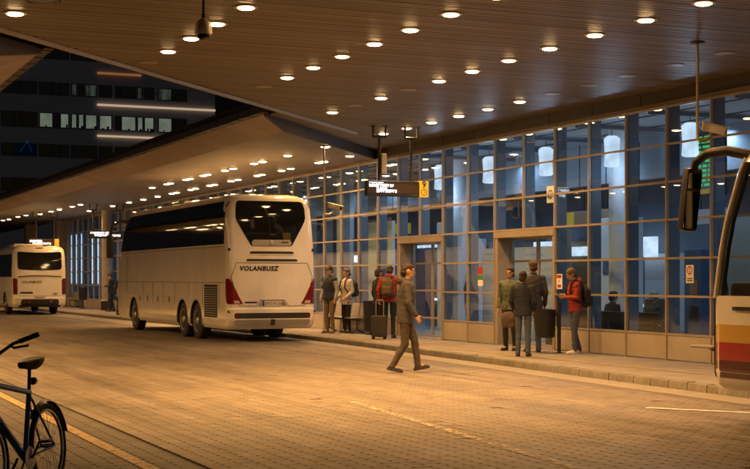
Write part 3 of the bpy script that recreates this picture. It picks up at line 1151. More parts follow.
V1 = ov(215)
obox('wall', (-30, OY, -0.03), (V1, OY + 20, 36), 'office_wall')
rnd = random.Random(21)
strips = [(oh(193), oh(180)), (oh(158.5), oh(146)), (oh(130), oh(115)), (oh(97.5), oh(85)), (oh(62), oh(50)), (oh(28), oh(15))]
LIT = {(39, 53): 1, (60, 69): 1, (71, 77): 1, (78, 84): 1, (85, 97): 1, (99, 112): 1, (121, 136): 1, (137, 143): 1, (144, 154): 1, (158, 172): 1}
EDGES = [-95, -80, -66, -50, -34, -18, -2, 1, 14, 21, 37, 39, 53, 60, 69, 71, 77, 78, 84, 85, 97, 99, 112, 115, 121, 136, 137, 143, 144, 154, 158, 172, 188]
for si, (h0, h1) in enumerate(strips):
    for e0, e1 in zip(EDGES, EDGES[1:]):
        if e1 - e0 < 5:
            continue
        v0, v1 = ov(e0), min(ov(e1), V1 - 3)
        if v1 - v0 < 0.3:
            continue
        mat = 'office_glass'
        if si == 2 and (e0, e1) in LIT:
            mat = 'office_lit'
        elif si == 2 and e0 < 14 and e0 > -10 and e1 < 2:
            mat = 'office_lit'
        elif si == 3 and e0 in (137, 158, 85, 71):
            mat = 'office_dim'
        elif si == 1 and e0 in (14, 21):
            mat = 'office_blue'
        f = MB()
        fr = 0.09
        f.box((v0, OY - 0.06, h0), (v1, OY - 0.002, h0 + fr))
        f.box((v0, OY - 0.06, h1 - fr), (v1, OY - 0.002, h1))
        f.box((v0, OY - 0.06, h0 + fr), (v0 + fr, OY - 0.002, h1 - fr))
        f.box((v1 - fr, OY - 0.06, h0 + fr), (v1, OY - 0.002, h1 - fr))
        w = f.build('window', 'office_frame', OB, world=True)
        MB().box((v0 + fr, OY - 0.03, h0 + fr), (v1 - fr, OY - 0.003, h1 - fr)).build('pane', mat, w, world=True)
        if mat == 'office_lit':                       # desks and people at the foot of the lit panes
            d = MB()
            for q in range(rnd.randint(1, 3)):
                c = rnd.uniform(v0 + 0.25, v1 - 0.3)
                ww, hh = rnd.uniform(0.08, 0.3), rnd.uniform(0.08, 0.3)
                d.box((c, OY - 0.036, h0 + fr), (c + ww, OY - 0.031, h0 + fr + hh))
            d.build('silhouette', 'office_glass', w, world=True)
for x0, x1, y, mat in ((97, 141, 73.3, 'strip_dim'), (97, 215, 105, 'strip_warm'), (97, 205, 136, 'strip_warm')):
    z = oh(y)
    cuts = [ov(x0) + (ov(x1) - ov(x0)) * i / 5 for i in range(6)]
    for a, b in zip(cuts, cuts[1:]):
        obox('light_band', (a + 0.02, OY - 0.25, z - 0.09), (b - 0.02, OY - 0.002, z + 0.09), mat)
bl = MB()
bx, bz = ov(27), oh(145)
bl.tube([(bx, OY - 0.2, bz), (bx - 0.7, OY - 0.2, bz - 0.95)], [0.012, 0.025], 6)  # light rays of the blue lamp, built as thin glowing tubes
bl.tube([(bx, OY - 0.2, bz), (bx + 0.45, OY - 0.2, bz - 0.95)], [0.012, 0.025], 6)
bl.ball((bx, OY - 0.2, bz), 0.08)
bl.build('blue_accent_light', 'blue_lamp', OB, world=True)
# neighbour wing in the dark behind
wbox('wing', (V1, OY + 12, -0.03), (V1 + 40, OY + 30, 30), 'office_frame', OB)

# ================================================================== coaches
class Shell:
    """coach body as stacked rounded outlines; gives points on its skin for windows and trim"""

    def __init__(s, levels):
        s.L = levels                          # z, half width, rear y, front y, rear radius, front radius

    def at(s, z):
        L = s.L
        if z <= L[0][0]:
            return L[0][1:]
        for a, b in zip(L, L[1:]):
            if z <= b[0]:
                t = (z - a[0]) / (b[0] - a[0])
                return tuple(p + (q - p) * t for p, q in zip(a[1:], b[1:]))
        return L[-1][1:]

    def rear(s, x, z):
        w, y0, y1, rr, rf = s.at(z)
        d = abs(x) - (w - rr)
        return y0 if d <= 0 else y0 + rr * (1 - math.sqrt(max(0, 1 - min(1, d / rr) ** 2)))

    def front(s, x, z):
        w, y0, y1, rr, rf = s.at(z)
        d = abs(x) - (w - rf)
        return y1 if d <= 0 else y1 - rf * (1 - math.sqrt(max(0, 1 - min(1, d / rf) ** 2)))

    def side(s, y, z):
        w, y0, y1, rr, rf = s.at(z)
        if y < y0 + rr:
            return w - rr + math.sqrt(max(0, rr ** 2 - (y0 + rr - y) ** 2))
        if y > y1 - rf:
            return w - rf + math.sqrt(max(0, rf ** 2 - (y - y1 + rf) ** 2))
        return w

    def outline(s, z, n=7, ny=10):
        w, y0, y1, rr, rf = s.at(z)
        P = []
        for cx, cyy, r, a0 in ((w - rf, y1 - rf, rf, 0), (-w + rf, y1 - rf, rf, 90), (-w + rr, y0 + rr, rr, 180), (w - rr, y0 + rr, rr, 270)):
            for i in range(n):
                a = R(a0 + 90 * i / (n - 1))
                P.append((cx + r * math.cos(a), cyy + r * math.sin(a), z))
        return P

    def body(s, dense=4):
        zs = []
        for a, b in zip(s.L, s.L[1:]):
            zs += [a[0] + (b[0] - a[0]) * i / dense for i in range(dense)]
        zs.append(s.L[-1][0])
        return MB().ring([s.outline(z) for z in zs])


def patch(rows, f, out, nx=10, thick=0.02):
    """sheet between row limits laid on a skin; f(a, z) gives a point, out its outward shift"""
    m = MB()
    G, B = [], []
    o = Vector(out)
    for z, a0, a1 in rows:
        G.append([Vector(f(a0 + (a1 - a0) * i / nx, z)) + o for i in range(nx + 1)])
    for r in G:
        B.append([p - o.normalized() * thick for p in r])
    n, k = nx + 1, len(rows)
    fs = []
    for i in range(k - 1):
        for j in range(nx):
            fs.append((i * n + j, i * n + j + 1, (i + 1) * n + j + 1, (i + 1) * n + j))
    e = [(0, j) for j in range(n)] + [(i, n - 1) for i in range(1, k)] + [(k - 1, j) for j in range(n - 2, -1, -1)] + [(i, 0) for i in range(k - 2, 0, -1)]
    vs = [p for r in G for p in r]
    b0 = len(vs)
    vs += [B[i][j] for i, j in e]
    for q in range(len(e)):
        q2 = (q + 1) % len(e)
        (i, j), (i2, j2) = e[q], e[q2]
        fs.append((i * n + j, i2 * n + j2, b0 + q2, b0 + q))
    m.add(vs, fs)
    return m


def rounded(z0, z1, a0, a1, r=0.08, n=5):
    """row limits of a rectangle with rounded corners"""
    rows = []
    for i in range(n + 1):
        t = math.pi / 2 * i / n
        d = r * (1 - math.sin(t))
        rows.append((z0 + r * (1 - math.cos(t)), a0 + d, a1 - d))
    k = 4
    for i in range(1, k):
        rows.append((z0 + r + (z1 - z0 - 2 * r) * i / k, a0, a1))
    for i in range(n + 1):
        t = math.pi / 2 * (1 - i / n)
        d = r * (1 - math.sin(t))
        rows.append((z1 - r * (1 - math.cos(t)), a0 + d, a1 - d))
    return rows


tyre_prof = [(0.30, -0.13), (0.40, -0.145), (0.47, -0.135), (0.498, -0.11), (0.5, -0.04), (0.495, -0.035), (0.495, -0.025), (0.5, -0.02), (0.5, 0.02),
             (0.495, 0.025), (0.495, 0.035), (0.5, 0.04), (0.498, 0.11), (0.47, 0.135), (0.40, 0.145), (0.30, 0.13)]
tyre_me = MB().lathe(tyre_prof, 40, 'x').mesh('tyre', 'rubber', True)
rm = MB()
rm.lathe([(0.30, -0.1), (0.305, -0.145), (0.285, -0.14), (0.27, -0.09), (0.18, -0.06), (0.15, -0.1), (0.10, -0.14), (0.085, -0.16), (0.01, -0.163)], 36, 'x', cap=False)
for i in range(10):
    a = 2 * math.pi * i / 10
    rm.lathe([(0.016, -0.05), (0.016, -0.1), (0.004, -0.102)], 8, 'x', (0, 0.165 * math.cos(a), 0.165 * math.sin(a)))
rim_wheel = rm.mesh('rim', 'rim_metal', True)
hl = MB()
for i in range(10):
    a = 2 * math.pi * (i + 0.5) / 10
    hl.ball((-0.074, 0.225 * math.cos(a), 0.225 * math.sin(a)), (0.012, 0.03, 0.03), 8, 6)
hole_me = hl.mesh('vent_hole', 'void', True)


def wheel(parent, x, y, r=0.5, side=-1):
    s = r / 0.5
    w = put('wheel', tyre_me, parent, (x, y, r), scale=(s * (1 if side < 0 else -1), s, s))
    w.name = 'wheel'
    put('rim', rim_wheel, w)
    put('vent_hole', hole_me, w)
    return w


def cut_arches(me, spots, r, depth, x_out, mat='void'):
    cm = MB()
    for (y, zc) in spots:
        for s in (-1, 1):
            x0, x1 = sorted((s * (x_out - depth), s * (x_out + 0.3)))
            cm.lathe([(r, x0), (r, x1)], 32, 'x', (0, y, zc))
    c = bpy.data.objects.new('cut', cm.mesh('cut', mat))
    COL.objects.link(c)

    def f(o):
        b = o.modifiers.new('b', 'BOOLEAN')
        b.operation = 'DIFFERENCE'
        b.solver = 'EXACT'
        b.use_self = True
        b.object = c
    out = evaluated(me, [f])
    bpy.data.objects.remove(c)
    return out


def smooth_mesh(me, ang=32):
    me.polygons.foreach_set('use_smooth', [True] * len(me.polygons))
    me.set_sharp_from_angle(angle=R(ang))
    me.update()


def seam(pts, r=0.006):
    return MB().tube(pts, r, 5)


# ---------------------------------------------------------------- the large white coach
A = thing('coach', 'large white touring coach with black window band and wedge tail lights', 'coach', (12.2, 34.7, 0))
SA = Shell([(0.34, 1.17, 0.14, 12.45, 0.2, 0.5), (0.42, 1.21, 0.06, 12.6, 0.22, 0.55), (0.60, 1.235, 0.0, 12.72, 0.22, 0.55), (0.86, 1.235, 0.0, 12.78, 0.22, 0.55),
            (0.90, 1.235, 0.035, 12.78, 0.22, 0.55), (1.6, 1.235, 0.04, 12.76, 0.2, 0.55), (2.1, 1.235, 0.06, 12.62, 0.2, 0.6), (2.5, 1.23, 0.10, 12.4, 0.2, 0.6),
            (3.2, 1.21, 0.17, 11.95, 0.22, 0.6), (3.5, 1.19, 0.21, 11.65, 0.24, 0.6), (3.68, 1.15, 0.27, 11.4, 0.27, 0.6), (3.79, 1.08, 0.35, 11.1, 0.3, 0.6),
            (3.86, 0.98, 0.46, 10.8, 0.32, 0.55), (3.895, 0.85, 0.62, 10.5, 0.32, 0.5), (3.905, 0.72, 0.8, 10.2, 0.3, 0.45)])
me = SA.body().mesh('body', ['coach_white', 'void'])
AX = [2.9, 4.3, 10.05]
me = cut_arches(me, [(y, 0.5) for y in AX], 0.575, 0.42, 1.235)
smooth_mesh(me)
put('body', me, A)
for y in AX:
    for s in (-1, 1):
        wheel(A, s * 1.06, y, 0.5, s)
        ar = MB()
        ar.ring([[(s * (SA.side(y, 1.0) + dx), y + rr * math.cos(R(t)), 0.5 + rr * math.sin(R(t))) for dx, rr in ((-0.02, 0.57), (0.006, 0.57), (0.006, 0.6), (-0.02, 0.6))] for t in range(-10, 191, 8)])
        ar.build('arch_trim', 'coach_grey', A)
MB().box((-0.95, 0.5, 0.36), (0.95, 12.0, 0.5)).build('underbody', 'void', A)
rf = lambda x, z: (x, SA.rear(x, z), z)
# rear glass: wide above, drawn in below
rows = [(2.52, -0.55, 0.55), (2.56, -0.585, 0.585), (2.75, -0.7, 0.7), (3.0, -0.845, 0.845), (3.16, -0.935, 0.935), (3.26, -0.965, 0.965), (3.5, -0.955, 0.955),
        (3.62, -0.93, 0.93), (3.68, -0.9, 0.9), (3.705, -0.84, 0.84)]
patch(rows, rf, (0, -0.012, 0), 16).build('rear_window', 'tint_glass', A, smooth=True)
patch([(2.525, -0.52, 0.52), (2.60, -0.56, 0.56), (2.68, -0.5, 0.5)], rf, (0, -0.026, 0), 12, 0.012).build('handle_panel', 'coach_grey', A)
MB().cbox((-0.055, SA.rear(0, 2.6) - 0.05, 2.55), (0.055, SA.rear(0, 2.6) - 0.027, 2.66), 0.01).build('badge', 'rim_metal', A)
for z, x0 in ((2.31, 0.62), (2.11, 0.72)):
    patch([(z, -x0 + 0.03, x0 - 0.03), (z + 0.03, -x0, x0), (z + 0.065, -x0 + 0.05, x0 - 0.05)], rf, (0, -0.006, 0), 12, 0.01).build('louvre', 'void', A)
    patch([(z - 0.03, -x0, x0), (z - 0.002, -x0, x0)], rf, (0, -0.018, 0), 12, 0.02).build('louvre_lip', 'coach_white', A)
hatch = [(-0.98, 2.07), (0.98, 2.07), (1.13, 1.7), (0.9, 0.95), (0.45, 0.94), (0.34, 1.1), (-0.34, 1.1), (-0.45, 0.94), (-0.9, 0.95), (-1.13, 1.7)]
pts = []
for (x0, z0), (x1, z1) in zip(hatch, hatch[1:] + hatch[:1]):
    for t in range(6):
        x, z = x0 + (x1 - x0) * t / 6, z0 + (z1 - z0) * t / 6
        pts.append((x, SA.rear(x, z) - 0.0015, z))
seam(pts + [pts[0]], 0.007).build('hatch_seam', 'dark_metal', A)
for s in (-1, 1):
    lo = lambda a, z, s=s: (s * a, SA.rear(s * a, z), z)
    tl = patch([(1.0, 0.80, 1.2), (1.06, 0.84, 1.222), (1.2, 0.92, 1.228), (1.4, 1.02, 1.23), (1.56, 1.1, 1.23), (1.66, 1.16, 1.23)], lo, (s * 0.003, -0.012, 0), 12).build('tail_light', 'tail_red', A, smooth=True)
    patch([(1.015, 0.88, 1.05), (1.09, 0.93, 1.06)], lo, (s * 0.003, -0.017, 0), 6, 0.01).build('reverse_lens', 'tail_clear', tl)
    for q in (1.18, 1.32, 1.46):
        a0 = 0.92 + (q - 1.2) * 0.5
        seam([(s * a, SA.rear(s * a, q - (a - a0) * 0.12) - 0.013, q - (a - a0) * 0.12) for a in [a0 + (1.225 - a0) * t / 8 for t in range(9)]], 0.007).build('lens_rib', 'coach_maroon', tl)
    MB().lathe([(0.045, 0), (0.045, -0.012), (0.01, -0.016)], 16, 'y', (s * 0.98, -0.001, 0.69)).build('reflector', 'tail_red', A)
    MB().ball((s * 1.16, SA.rear(s * 1.16, 2.4) - 0.03, 2.42), (0.035, 0.03, 0.045), 10, 8).build('marker_lamp', 'black_plastic', A)
    MB().ball((s * 1.19, SA.rear(s * 1.19, 0.82) - 0.01, 0.8), (0.03, 0.03, 0.035), 10, 8).build('tow_cover', 'black_plastic', A)
patch(rounded(0.62, 0.765, -1.05, 1.05, 0.05, 3), rf, (0, -0.004, 0), 16, 0.01).build('bumper_recess', 'void', A)
patch([(0.44, -0.98, 0.98), (0.47, -1.02, 1.02), (0.56, -1.04, 1.04), (0.59, -1.0, 1.0)], rf, (0, -0.03, 0), 14, 0.03).build('bumper', 'coach_grey', A, smooth=True)
MB().cbox((-0.05, -0.05, 0.44), (0.05, 0.02, 0.6), 0.01).build('tow_hook', 'black_plastic', A)
patch([(0.93, -0.42, 0.42), (1.1, -0.31, 0.31)], rf, (0, -0.002, 0), 6, 0.01).build('plate_recess', 'coach_grey', A)
pl_ = MB().box((-0.27, SA.rear(0, 1) - 0.014, 0.945), (0.27, SA.rear(0, 1) - 0.004, 1.075)).build('number_plate', 'plate', A)
MB().box((-0.268, SA.rear(0, 1) - 0.016, 0.947), (-0.225, SA.rear(0, 1) - 0.0142, 1.073)).build('plate_band', 'plate_blue', pl_)
lettering('RPZ M 1660', 0.105, 'ink', pl_, (-0.2, SA.rear(0, 1) - 0.0145, 0.972), (R(90), 0, 0), 'plate_text', depth=0.001)
lettering('VOLANBUSZ', 0.165, 'ink', A, (-0.9, SA.rear(0.9, 1.9) - 0.004, 1.87), (R(90), 0, 0), 'company_name', shear=0.2, spacing=1.16, bold=0.0085)
MB().cbox((-0.76, SA.rear(0.7, 1) - 0.006, 1.02), (-0.42, SA.rear(0.7, 1) - 0.0, 1.06), 0.003).build('type_badge', 'black_plastic', A)
MB().cbox((0.27, SA.rear(0, 2.6) - 0.034, 2.6), (0.46, SA.rear(0, 2.6) - 0.028, 2.63), 0.002).build('type_badge', 'black_plastic', A)
# side glass, panels and doors
for s in (-1, 1):
    sf = lambda y, z, s=s: (s * SA.side(y, z), y, z)
    yy = [0.34, 2.05, 3.75, 5.45, 7.15, 8.85, 10.4]
    for a, b in zip(yy, yy[1:]):
        patch([(2.56, a + 0.008, b - 0.008), (2.6, a + 0.008, b - 0.008), (3.0, a + 0.008, b - 0.008), (3.3, a + 0.008, b - 0.008), (3.56, a + 0.008, b - 0.008), (3.68, a + 0.008, b - 0.008)],
              sf, (s * 0.012, 0, 0.003), 6).build('side_window', 'tint_glass', A, smooth=True)
    patch([(2.56, 10.41, 11.85), (2.8, 10.41, 11.72), (3.1, 10.41, 11.5), (3.4, 10.41, 11.2), (3.6, 10.41, 10.9), (3.68, 10.41, 10.7)], sf, (s * 0.012, 0, 0.003), 10).build('driver_window', 'tint_glass', A, smooth=True)
    patch([(3.685, 0.5, 10.6), (3.72, 0.55, 10.5)], sf, (s * 0.02, 0, 0.01), 20).build('gutter_rail', 'coach_white', A)
    for z, a, b in ((1.56, 0.25, 12.3), (2.5, 0.3, 11.9)):
        seam([(s * (SA.side(a + (b - a) * t / 30, z) + 0.001), a + (b - a) * t / 30, z) for t in range(31)], 0.007).build('panel_seam', 'dark_metal', A)
    for y, z1 in ((5.1, 1.56), (6.35, 1.56), (7.6, 1.56), (8.85, 1.56), (11.0, 2.4), (2.25, 1.56), (0.72, 1.56), (3.6, 1.56)):
        z0 = 0.4 if y not in (3.6,) else 1.12
        seam([(s * (SA.side(y, z) + 0.001), y, z) for z in (z0, (z0 + z1) / 2, z1)], 0.007).build('panel_seam', 'dark_metal', A)
    for y in (5.7, 7.0, 8.25, 9.2):
        MB().ball((s * 1.237, y, 1.05), (0.014, 0.055, 0.1), 12, 8).build('door_handle', 'black_plastic', A)
    fr = MB()
    for z in [0.66 + 0.062 * i for i in range(13)]:
        w = SA.side(1.5, z)
        x0, x1 = sorted((s * (w - 0.01), s * (w + 0.018)))
        fr.add([(s * (w - 0.005), 0.95, z), (s * (w + 0.02), 0.95, z + 0.012), (s * (w - 0.005), 0.95, z + 0.048), (s * (w - 0.005), 2.05, z), (s * (w + 0.02), 2.05, z + 0.012), (s * (w - 0.005), 2.05, z + 0.048)],
               [(0, 1, 2), (3, 5, 4), (0, 3, 4, 1), (1, 4, 5, 2), (2, 5, 3, 0)])
    patch([(0.63, 0.9, 2.1), (1.5, 0.9, 2.1)], sf, (s * 0.003, 0, 0), 4, 0.01).build('engine_grille', 'void', A)
    fr.build('grille_slats', 'coach_grey', A)
    for y in (1.6, 5.6, 8.0, 11.4):
        MB().cbox((min(s * 1.23, s * 1.243), y - 0.06, 0.56), (max(s * 1.23, s * 1.243), y + 0.06, 0.61), 0.005).build('side_marker', 'coach_yellow', A)
    # mirror arm at the front roof corner
    mr = MB()
    mr.tube([(s * 0.95, 11.55, 3.55), (s * 1.2, 12.0, 3.6), (s * 1.38, 12.5, 3.45), (s * 1.42, 12.65, 3.1)], [0.05, 0.045, 0.04, 0.035], 10)
    mo = mr.build('mirror_arm', 'black_plastic', A, smooth=True)
    MB().cbox((s * 1.42 - 0.11, 12.55, 2.35), (s * 1.42 + 0.11, 12.75, 3.15), 0.05).build('mirror', 'black_plastic', mo, smooth=True)
ff = lambda x, z: (x, SA.front(x, z), z)
patch([(1.4, -1.1, 1.1), (2.0, -1.12, 1.12), (2.6, -1.1, 1.1), (3.1, -1.08, 1.08), (3.5, -1.02, 1.02), (3.6, -0.95, 0.95)], ff, (0, 0.012, 0), 18).build('windscreen', 'tint_glass', A, smooth=True)
MB().cbox((-0.7, 6.0, 3.89), (0.7, 7.8, 4.0), 0.05).build('roof_unit', 'coach_white', A, smooth=True)

# ---------------------------------------------------------------- the smaller coach further on
B = thing('coach', 'smaller cream coach with curved rear window and vertical tail light strips', 'coach', (11.6, 65.2, 0))
SB = Shell([(0.36, 1.14, 0.12, 9.9, 0.18, 0.3), (0.5, 1.2, 0.02, 10.0, 0.2, 0.3), (0.78, 1.22, 0.0, 10.05, 0.2, 0.3), (0.82, 1.22, 0.03, 10.05, 0.2, 0.3), (2.0, 1.22, 0.06, 10.0, 0.2, 0.3),
            (2.7, 1.2, 0.12, 9.8, 0.22, 0.35), (3.0, 1.16, 0.18, 9.6, 0.25, 0.35), (3.1, 1.1, 0.24, 9.5, 0.28, 0.35), (3.17, 0.98, 0.36, 9.3, 0.3, 0.35), (3.2, 0.8, 0.6, 9.0, 0.3, 0.35)])
me = SB.body(3).mesh('body', ['coach_white', 'void'])
me = cut_arches(me, [(2.4, 0.48), (7.4, 0.48)], 0.56, 0.42, 1.22)
smooth_mesh(me)
put('body', me, B)
for y in (2.4, 7.4):
    for s in (-1, 1):
        wheel(B, s * 1.05, y, 0.48, s)
rb = lambda x, z: (x, SB.rear(x, z), z)
curve = lambda t: 0.05 * (1 - (2 * t - 1) ** 2)
rows = rounded(2.1, 2.92, -1.0, 1.0, 0.1, 4)
patch(rows, lambda x, z: (x, SB.rear(x, z), z - 0.05 * (1 - x * x)), (0, -0.012, 0), 16).build('rear_window', 'tint_glass', B, smooth=True)
patch(rounded(0.42, 0.72, -0.86, 0.86, 0.1, 3), rb, (0, -0.03, 0), 12, 0.05).build('bumper', 'black_plastic', B)
patch([(0.36, -1.1, 1.1), (0.45, -1.12, 1.12)], rb, (0, -0.01, 0), 12, 0.03).build('bumper_skirt', 'black_plastic', B)
for s in (-1, 1):
    lo = lambda a, z, s=s: (s * a, SB.rear(s * a, z), z)
    t = patch([(0.95, 1.0, 1.19), (1.6, 1.0, 1.2), (1.68, 1.06, 1.2)], lo, (s * 0.004, -0.012, 0), 6).build('tail_light', 'tail_red', B)
    for q in range(4):
        MB().lathe([(0.06, 0), (0.06, -0.02), (0.02, -0.03)], 14, 'y', (s * 1.085, SB.rear(s * 1.085, 1.05 + q * 0.16) - 0.01, 1.05 + q * 0.16)).build('lens', 'black_plastic' if q % 2 else 'coach_maroon', t)
    MB().lathe([(0.05, 0), (0.05, -0.02), (0.02, -0.025)], 14, 'y', (s * 0.5, SB.rear(0, 0.6) - 0.03, 0.6)).build('fog_lamp', 'tail_red', B)
    sf = lambda y, z, s=s: (s * SB.side(y, z), y, z)
    yy = [0.4, 2.2, 4.0, 5.8, 7.6, 9.2]
    for a, b in zip(yy, yy[1:]):
        patch(rounded(1.75, 2.8, a + 0.03, b - 0.03, 0.07, 3), sf, (s * 0.012, 0, 0.002), 4).build('side_window', 'tint_glass', B, smooth=True)
    for y in (1.2, 3.6, 5.0, 6.2):
        seam([(s * (SB.side(y, z) + 0.001), y, z) for z in (0.45, 1.0, 1.5)], 0.007).build('panel_seam', 'coach_grey', B)
seam([(x, SB.rear(x, 1.75) - 0.002, 1.75 + 0.05 * (1 - x * x)) for x in [-0.98 + 1.96 * t / 16 for t in range(17)]], 0.022).build('hatch_seam', 'void', B)
seam([(-0.96, SB.rear(0.9, 0.9) - 0.002, 0.88), (0.96, SB.rear(0.9, 0.9) - 0.002, 0.88)], 0.008).build('hatch_seam', 'coach_grey', B)
lettering('VOLANBUSZ', 0.155, 'ink', B, (-0.86, SB.rear(0, 1.5) - 0.004, 1.46), (R(90), 0, 0), 'company_name', shear=0.25, spacing=1.05, bold=0.003)
MB().cbox((-0.9, SB.rear(0, 1.0) - 0.008, 0.98), (-0.32, SB.rear(0, 1.0) - 0.0, 1.06), 0.003).build('type_badge', 'black_plastic', B)
MB().ball((0.7, SB.rear(0.7, 1.0) - 0.005, 0.97), (0.12, 0.012, 0.06), 14, 8).build('badge', 'coach_grey', B)
p_ = MB().box((-0.26, SB.rear(0, 0.8) - 0.018, 0.74), (0.26, SB.rear(0, 0.8) - 0.0, 0.86)).build('number_plate', 'plate', B)
lettering('RLV-372', 0.1, 'ink', p_, (-0.2, SB.rear(0, 0.8) - 0.0185, 0.765), (R(90), 0, 0), 'plate_text', depth=0.001)
MB().cbox((-0.16, 0.2, 3.06), (0.16, 0.26, 3.1), 0.01).build('brake_lamp', 'coach_maroon', B)
MB().cbox((-0.7, 3.0, 3.19), (0.7, 5.4, 3.34), 0.06).build('roof_unit', 'coach_white', B, smooth=True)
MB().box((-0.9, 0.6, 0.38), (0.9, 9.4, 0.5)).build('underbody', 'void', B)
patch([(1.5, -1.0, 1.0), (2.4, -1.0, 1.0), (2.85, -0.95, 0.95)], lambda x, z: (x, SB.front(x, z), z), (0, 0.012, 0), 12).build('windscreen', 'tint_glass', B)

# ---------------------------------------------------------------- the striped bus at the near kerb
CB = thing('bus', 'white bus with yellow, red and maroon stripes and a long drooping wing mirror', 'bus', (11.2, 2.22, 0))
LEN = 11.0
SC = Shell([(0.40, 1.17, 0.1, LEN - 0.1, 0.15, 0.12), (0.46, 1.22, 0.02, LEN - 0.02, 0.18, 0.15), (0.6, 1.24, 0, LEN, 0.18, 0.16), (1.3, 1.24, 0, LEN, 0.18, 0.16), (1.46, 1.24, 0.0, LEN - 0.01, 0.18, 0.16),
            (2.2, 1.235, 0.02, LEN - 0.14, 0.18, 0.18), (2.95, 1.21, 0.06, LEN - 0.44, 0.2, 0.2), (3.08, 1.17, 0.12, LEN - 0.5, 0.25, 0.25), (3.17, 1.07, 0.2, LEN - 0.6, 0.3, 0.3), (3.2, 0.9, 0.4, LEN - 0.8, 0.3, 0.3)])
low = MB().ring([SC.outline(z) for z in (0.40, 0.43, 0.46, 0.53, 0.6, 0.8, 1.0, 1.2, 1.3, 1.38, 1.46)])
me = cut_arches(low.mesh('lower_body', ['coach_white', 'void']), [(2.9, 0.5), (8.3, 0.5)], 0.57, 0.42, 1.24)
smooth_mesh(me)
put('lower_body', me, CB)
rfm = MB().ring([SC.outline(z) for z in (2.95, 3.0, 3.04, 3.08, 3.12, 3.15, 3.17, 3.19, 3.2)]).mesh('roof', 'coach_white', True)
put('roof', rfm, CB)
for y in (2.9, 8.3):
    for s in (-1, 1):
        wheel(CB, s * 1.06, y, 0.5, s)
for s in (-1, 1):
    sf = lambda y, z, s=s: (s * SC.side(y, z), y, z)
    for nm, z0, z1, mat in (('stripe', 0.936, 1.136, 'coach_yellow'), ('stripe', 0.734, 0.934, 'coach_red'), ('stripe', 0.532, 0.732, 'coach_maroon')):
        for a, b in ((0.2, 2.3), (3.5, 7.7), (8.9, LEN - 0.02)):
            zz0 = max(z0, 0.42)
            patch([(zz0, a, b), ((zz0 + z1) / 2, a, b), (z1, a, b)], sf, (s * 0.003, 0, 0), 24, 0.004).build(nm, mat, CB)
    patch([(1.3, 0.2, LEN - 0.03), (1.34, 0.2, LEN - 0.03)], sf, (s * 0.012, 0, 0), 24, 0.02).build('rub_strip', 'black_plastic', CB)
    ys = [0.2, 2.0, 3.8, 5.6, 7.4, 9.0, LEN - 0.08]
    for i, (a, b) in enumerate(zip(ys, ys[1:])):
        b2 = (lambda z, b=b, i=i: b if i < 5 else SC.at(z)[2] - 0.14)
        patch([(z, a + 0.05, b2(z)) for z in (1.47, 1.8, 2.2, 2.6, 2.94)], sf, (s * -0.004, 0, 0), 6, 0.006).build('side_window', 'coach_glass', CB)
        MB().tube([sf(a + 0.02, 1.45), sf(a + 0.02, 2.2), sf(a + 0.02, 2.97)], 0.035, 8).build('window_pillar', 'black_plastic', CB)
    P = [(s * (SC.side(SC.at(z)[2] - 0.07, z) - 0.01), SC.at(z)[2] - 0.07, z) for z in (1.44, 1.7, 2.0, 2.3, 2.6, 2.85, 3.0)]
    MB().tube(P, 0.042, 10).build('front_pillar', 'coach_white', CB, smooth=True)
    MB().tube([(p[0] * 0.985, p[1] - 0.085, p[2]) for p in P], 0.022, 8).build('pillar_seal', 'black_plastic', CB, smooth=True)
    MB().tube([(s * SC.side(LEN - 0.05, z), LEN - 0.05 - d_, z) for z, d_ in ((1.28, 0), (1.0, 0), (0.7, 0), (0.56, 0.0), (0.48, 0.03))], [0.012, 0.018, 0.018, 0.018, 0.012], 8).build('bumper_edge', 'black_plastic', CB, smooth=True)
    mr = MB().tube([(s * 1.0, LEN - 0.55, 3.02), (s * 1.14, LEN - 0.2, 3.11), (s * 1.22, LEN + 0.08, 3.1), (s * 1.28, LEN + 0.22, 3.0), (s * 1.29, LEN + 0.24, 2.88)], [0.06, 0.06, 0.055, 0.05, 0.045], 12)
    arm = mr.build('mirror_arm', 'dark_metal', CB, smooth=True)
    hm = MB().cbox((-0.1, -0.06, -0.72), (0.1, 0.09, 0.02), 0.045)
    hd = hm.build('mirror', 'black_plastic', arm, smooth=True, loc=(s * 1.29, LEN + 0.24, 2.92))
    hd.rotation_euler = (R(5), R(-s * 4), R(s * 8))
    MB().box((-0.085, -0.064, -0.68), (0.085, -0.0605, -0.25)).build('mirror_glass', 'tint_glass', hd)
    MB().box((-0.085, -0.064, -0.22), (0.085, -0.0605, -0.04)).build('mirror_glass', 'tint_glass', hd)
patch([(1.3, -1.1, 1.1), (1.7, -1.1, 1.1), (2.2, -1.1, 1.1), (2.6, -1.08, 1.08), (2.97, -1.05, 1.05)], lambda x, z: (x, SC.front(x, z), z), (0, -0.02, 0), 14, 0.006).build('windscreen', 'coach_glass', CB)
patch([(1.5, -1.05, 1.05), (2.2, -1.05, 1.05), (2.9, -1.0, 1.0)], lambda x, z: (x, SC.rear(x, z), z), (0, 0.02, 0), 8, 0.006).build('rear_window', 'coach_glass', CB)
MB().cbox((-1.1, LEN - 0.75, 1.2), (1.1, LEN - 0.16, 1.62), 0.08).build('dashboard', 'black_plastic', CB, smooth=True)
st = MB()
st.ring([[((0.22 + 0.015 * math.cos(R(b))) * math.cos(R(a)), (0.22 + 0.015 * math.cos(R(b))) * math.sin(R(a)), 0.015 * math.sin(R(b))) for b in range(0, 360, 60)] for a in range(0, 361, 15)], cap=False)
sw = st.build('steering_wheel', 'black_plastic', CB, loc=(-0.6, LEN - 0.85, 1.75), smooth=True)
sw.rotation_euler = (R(-25), 0, 0)


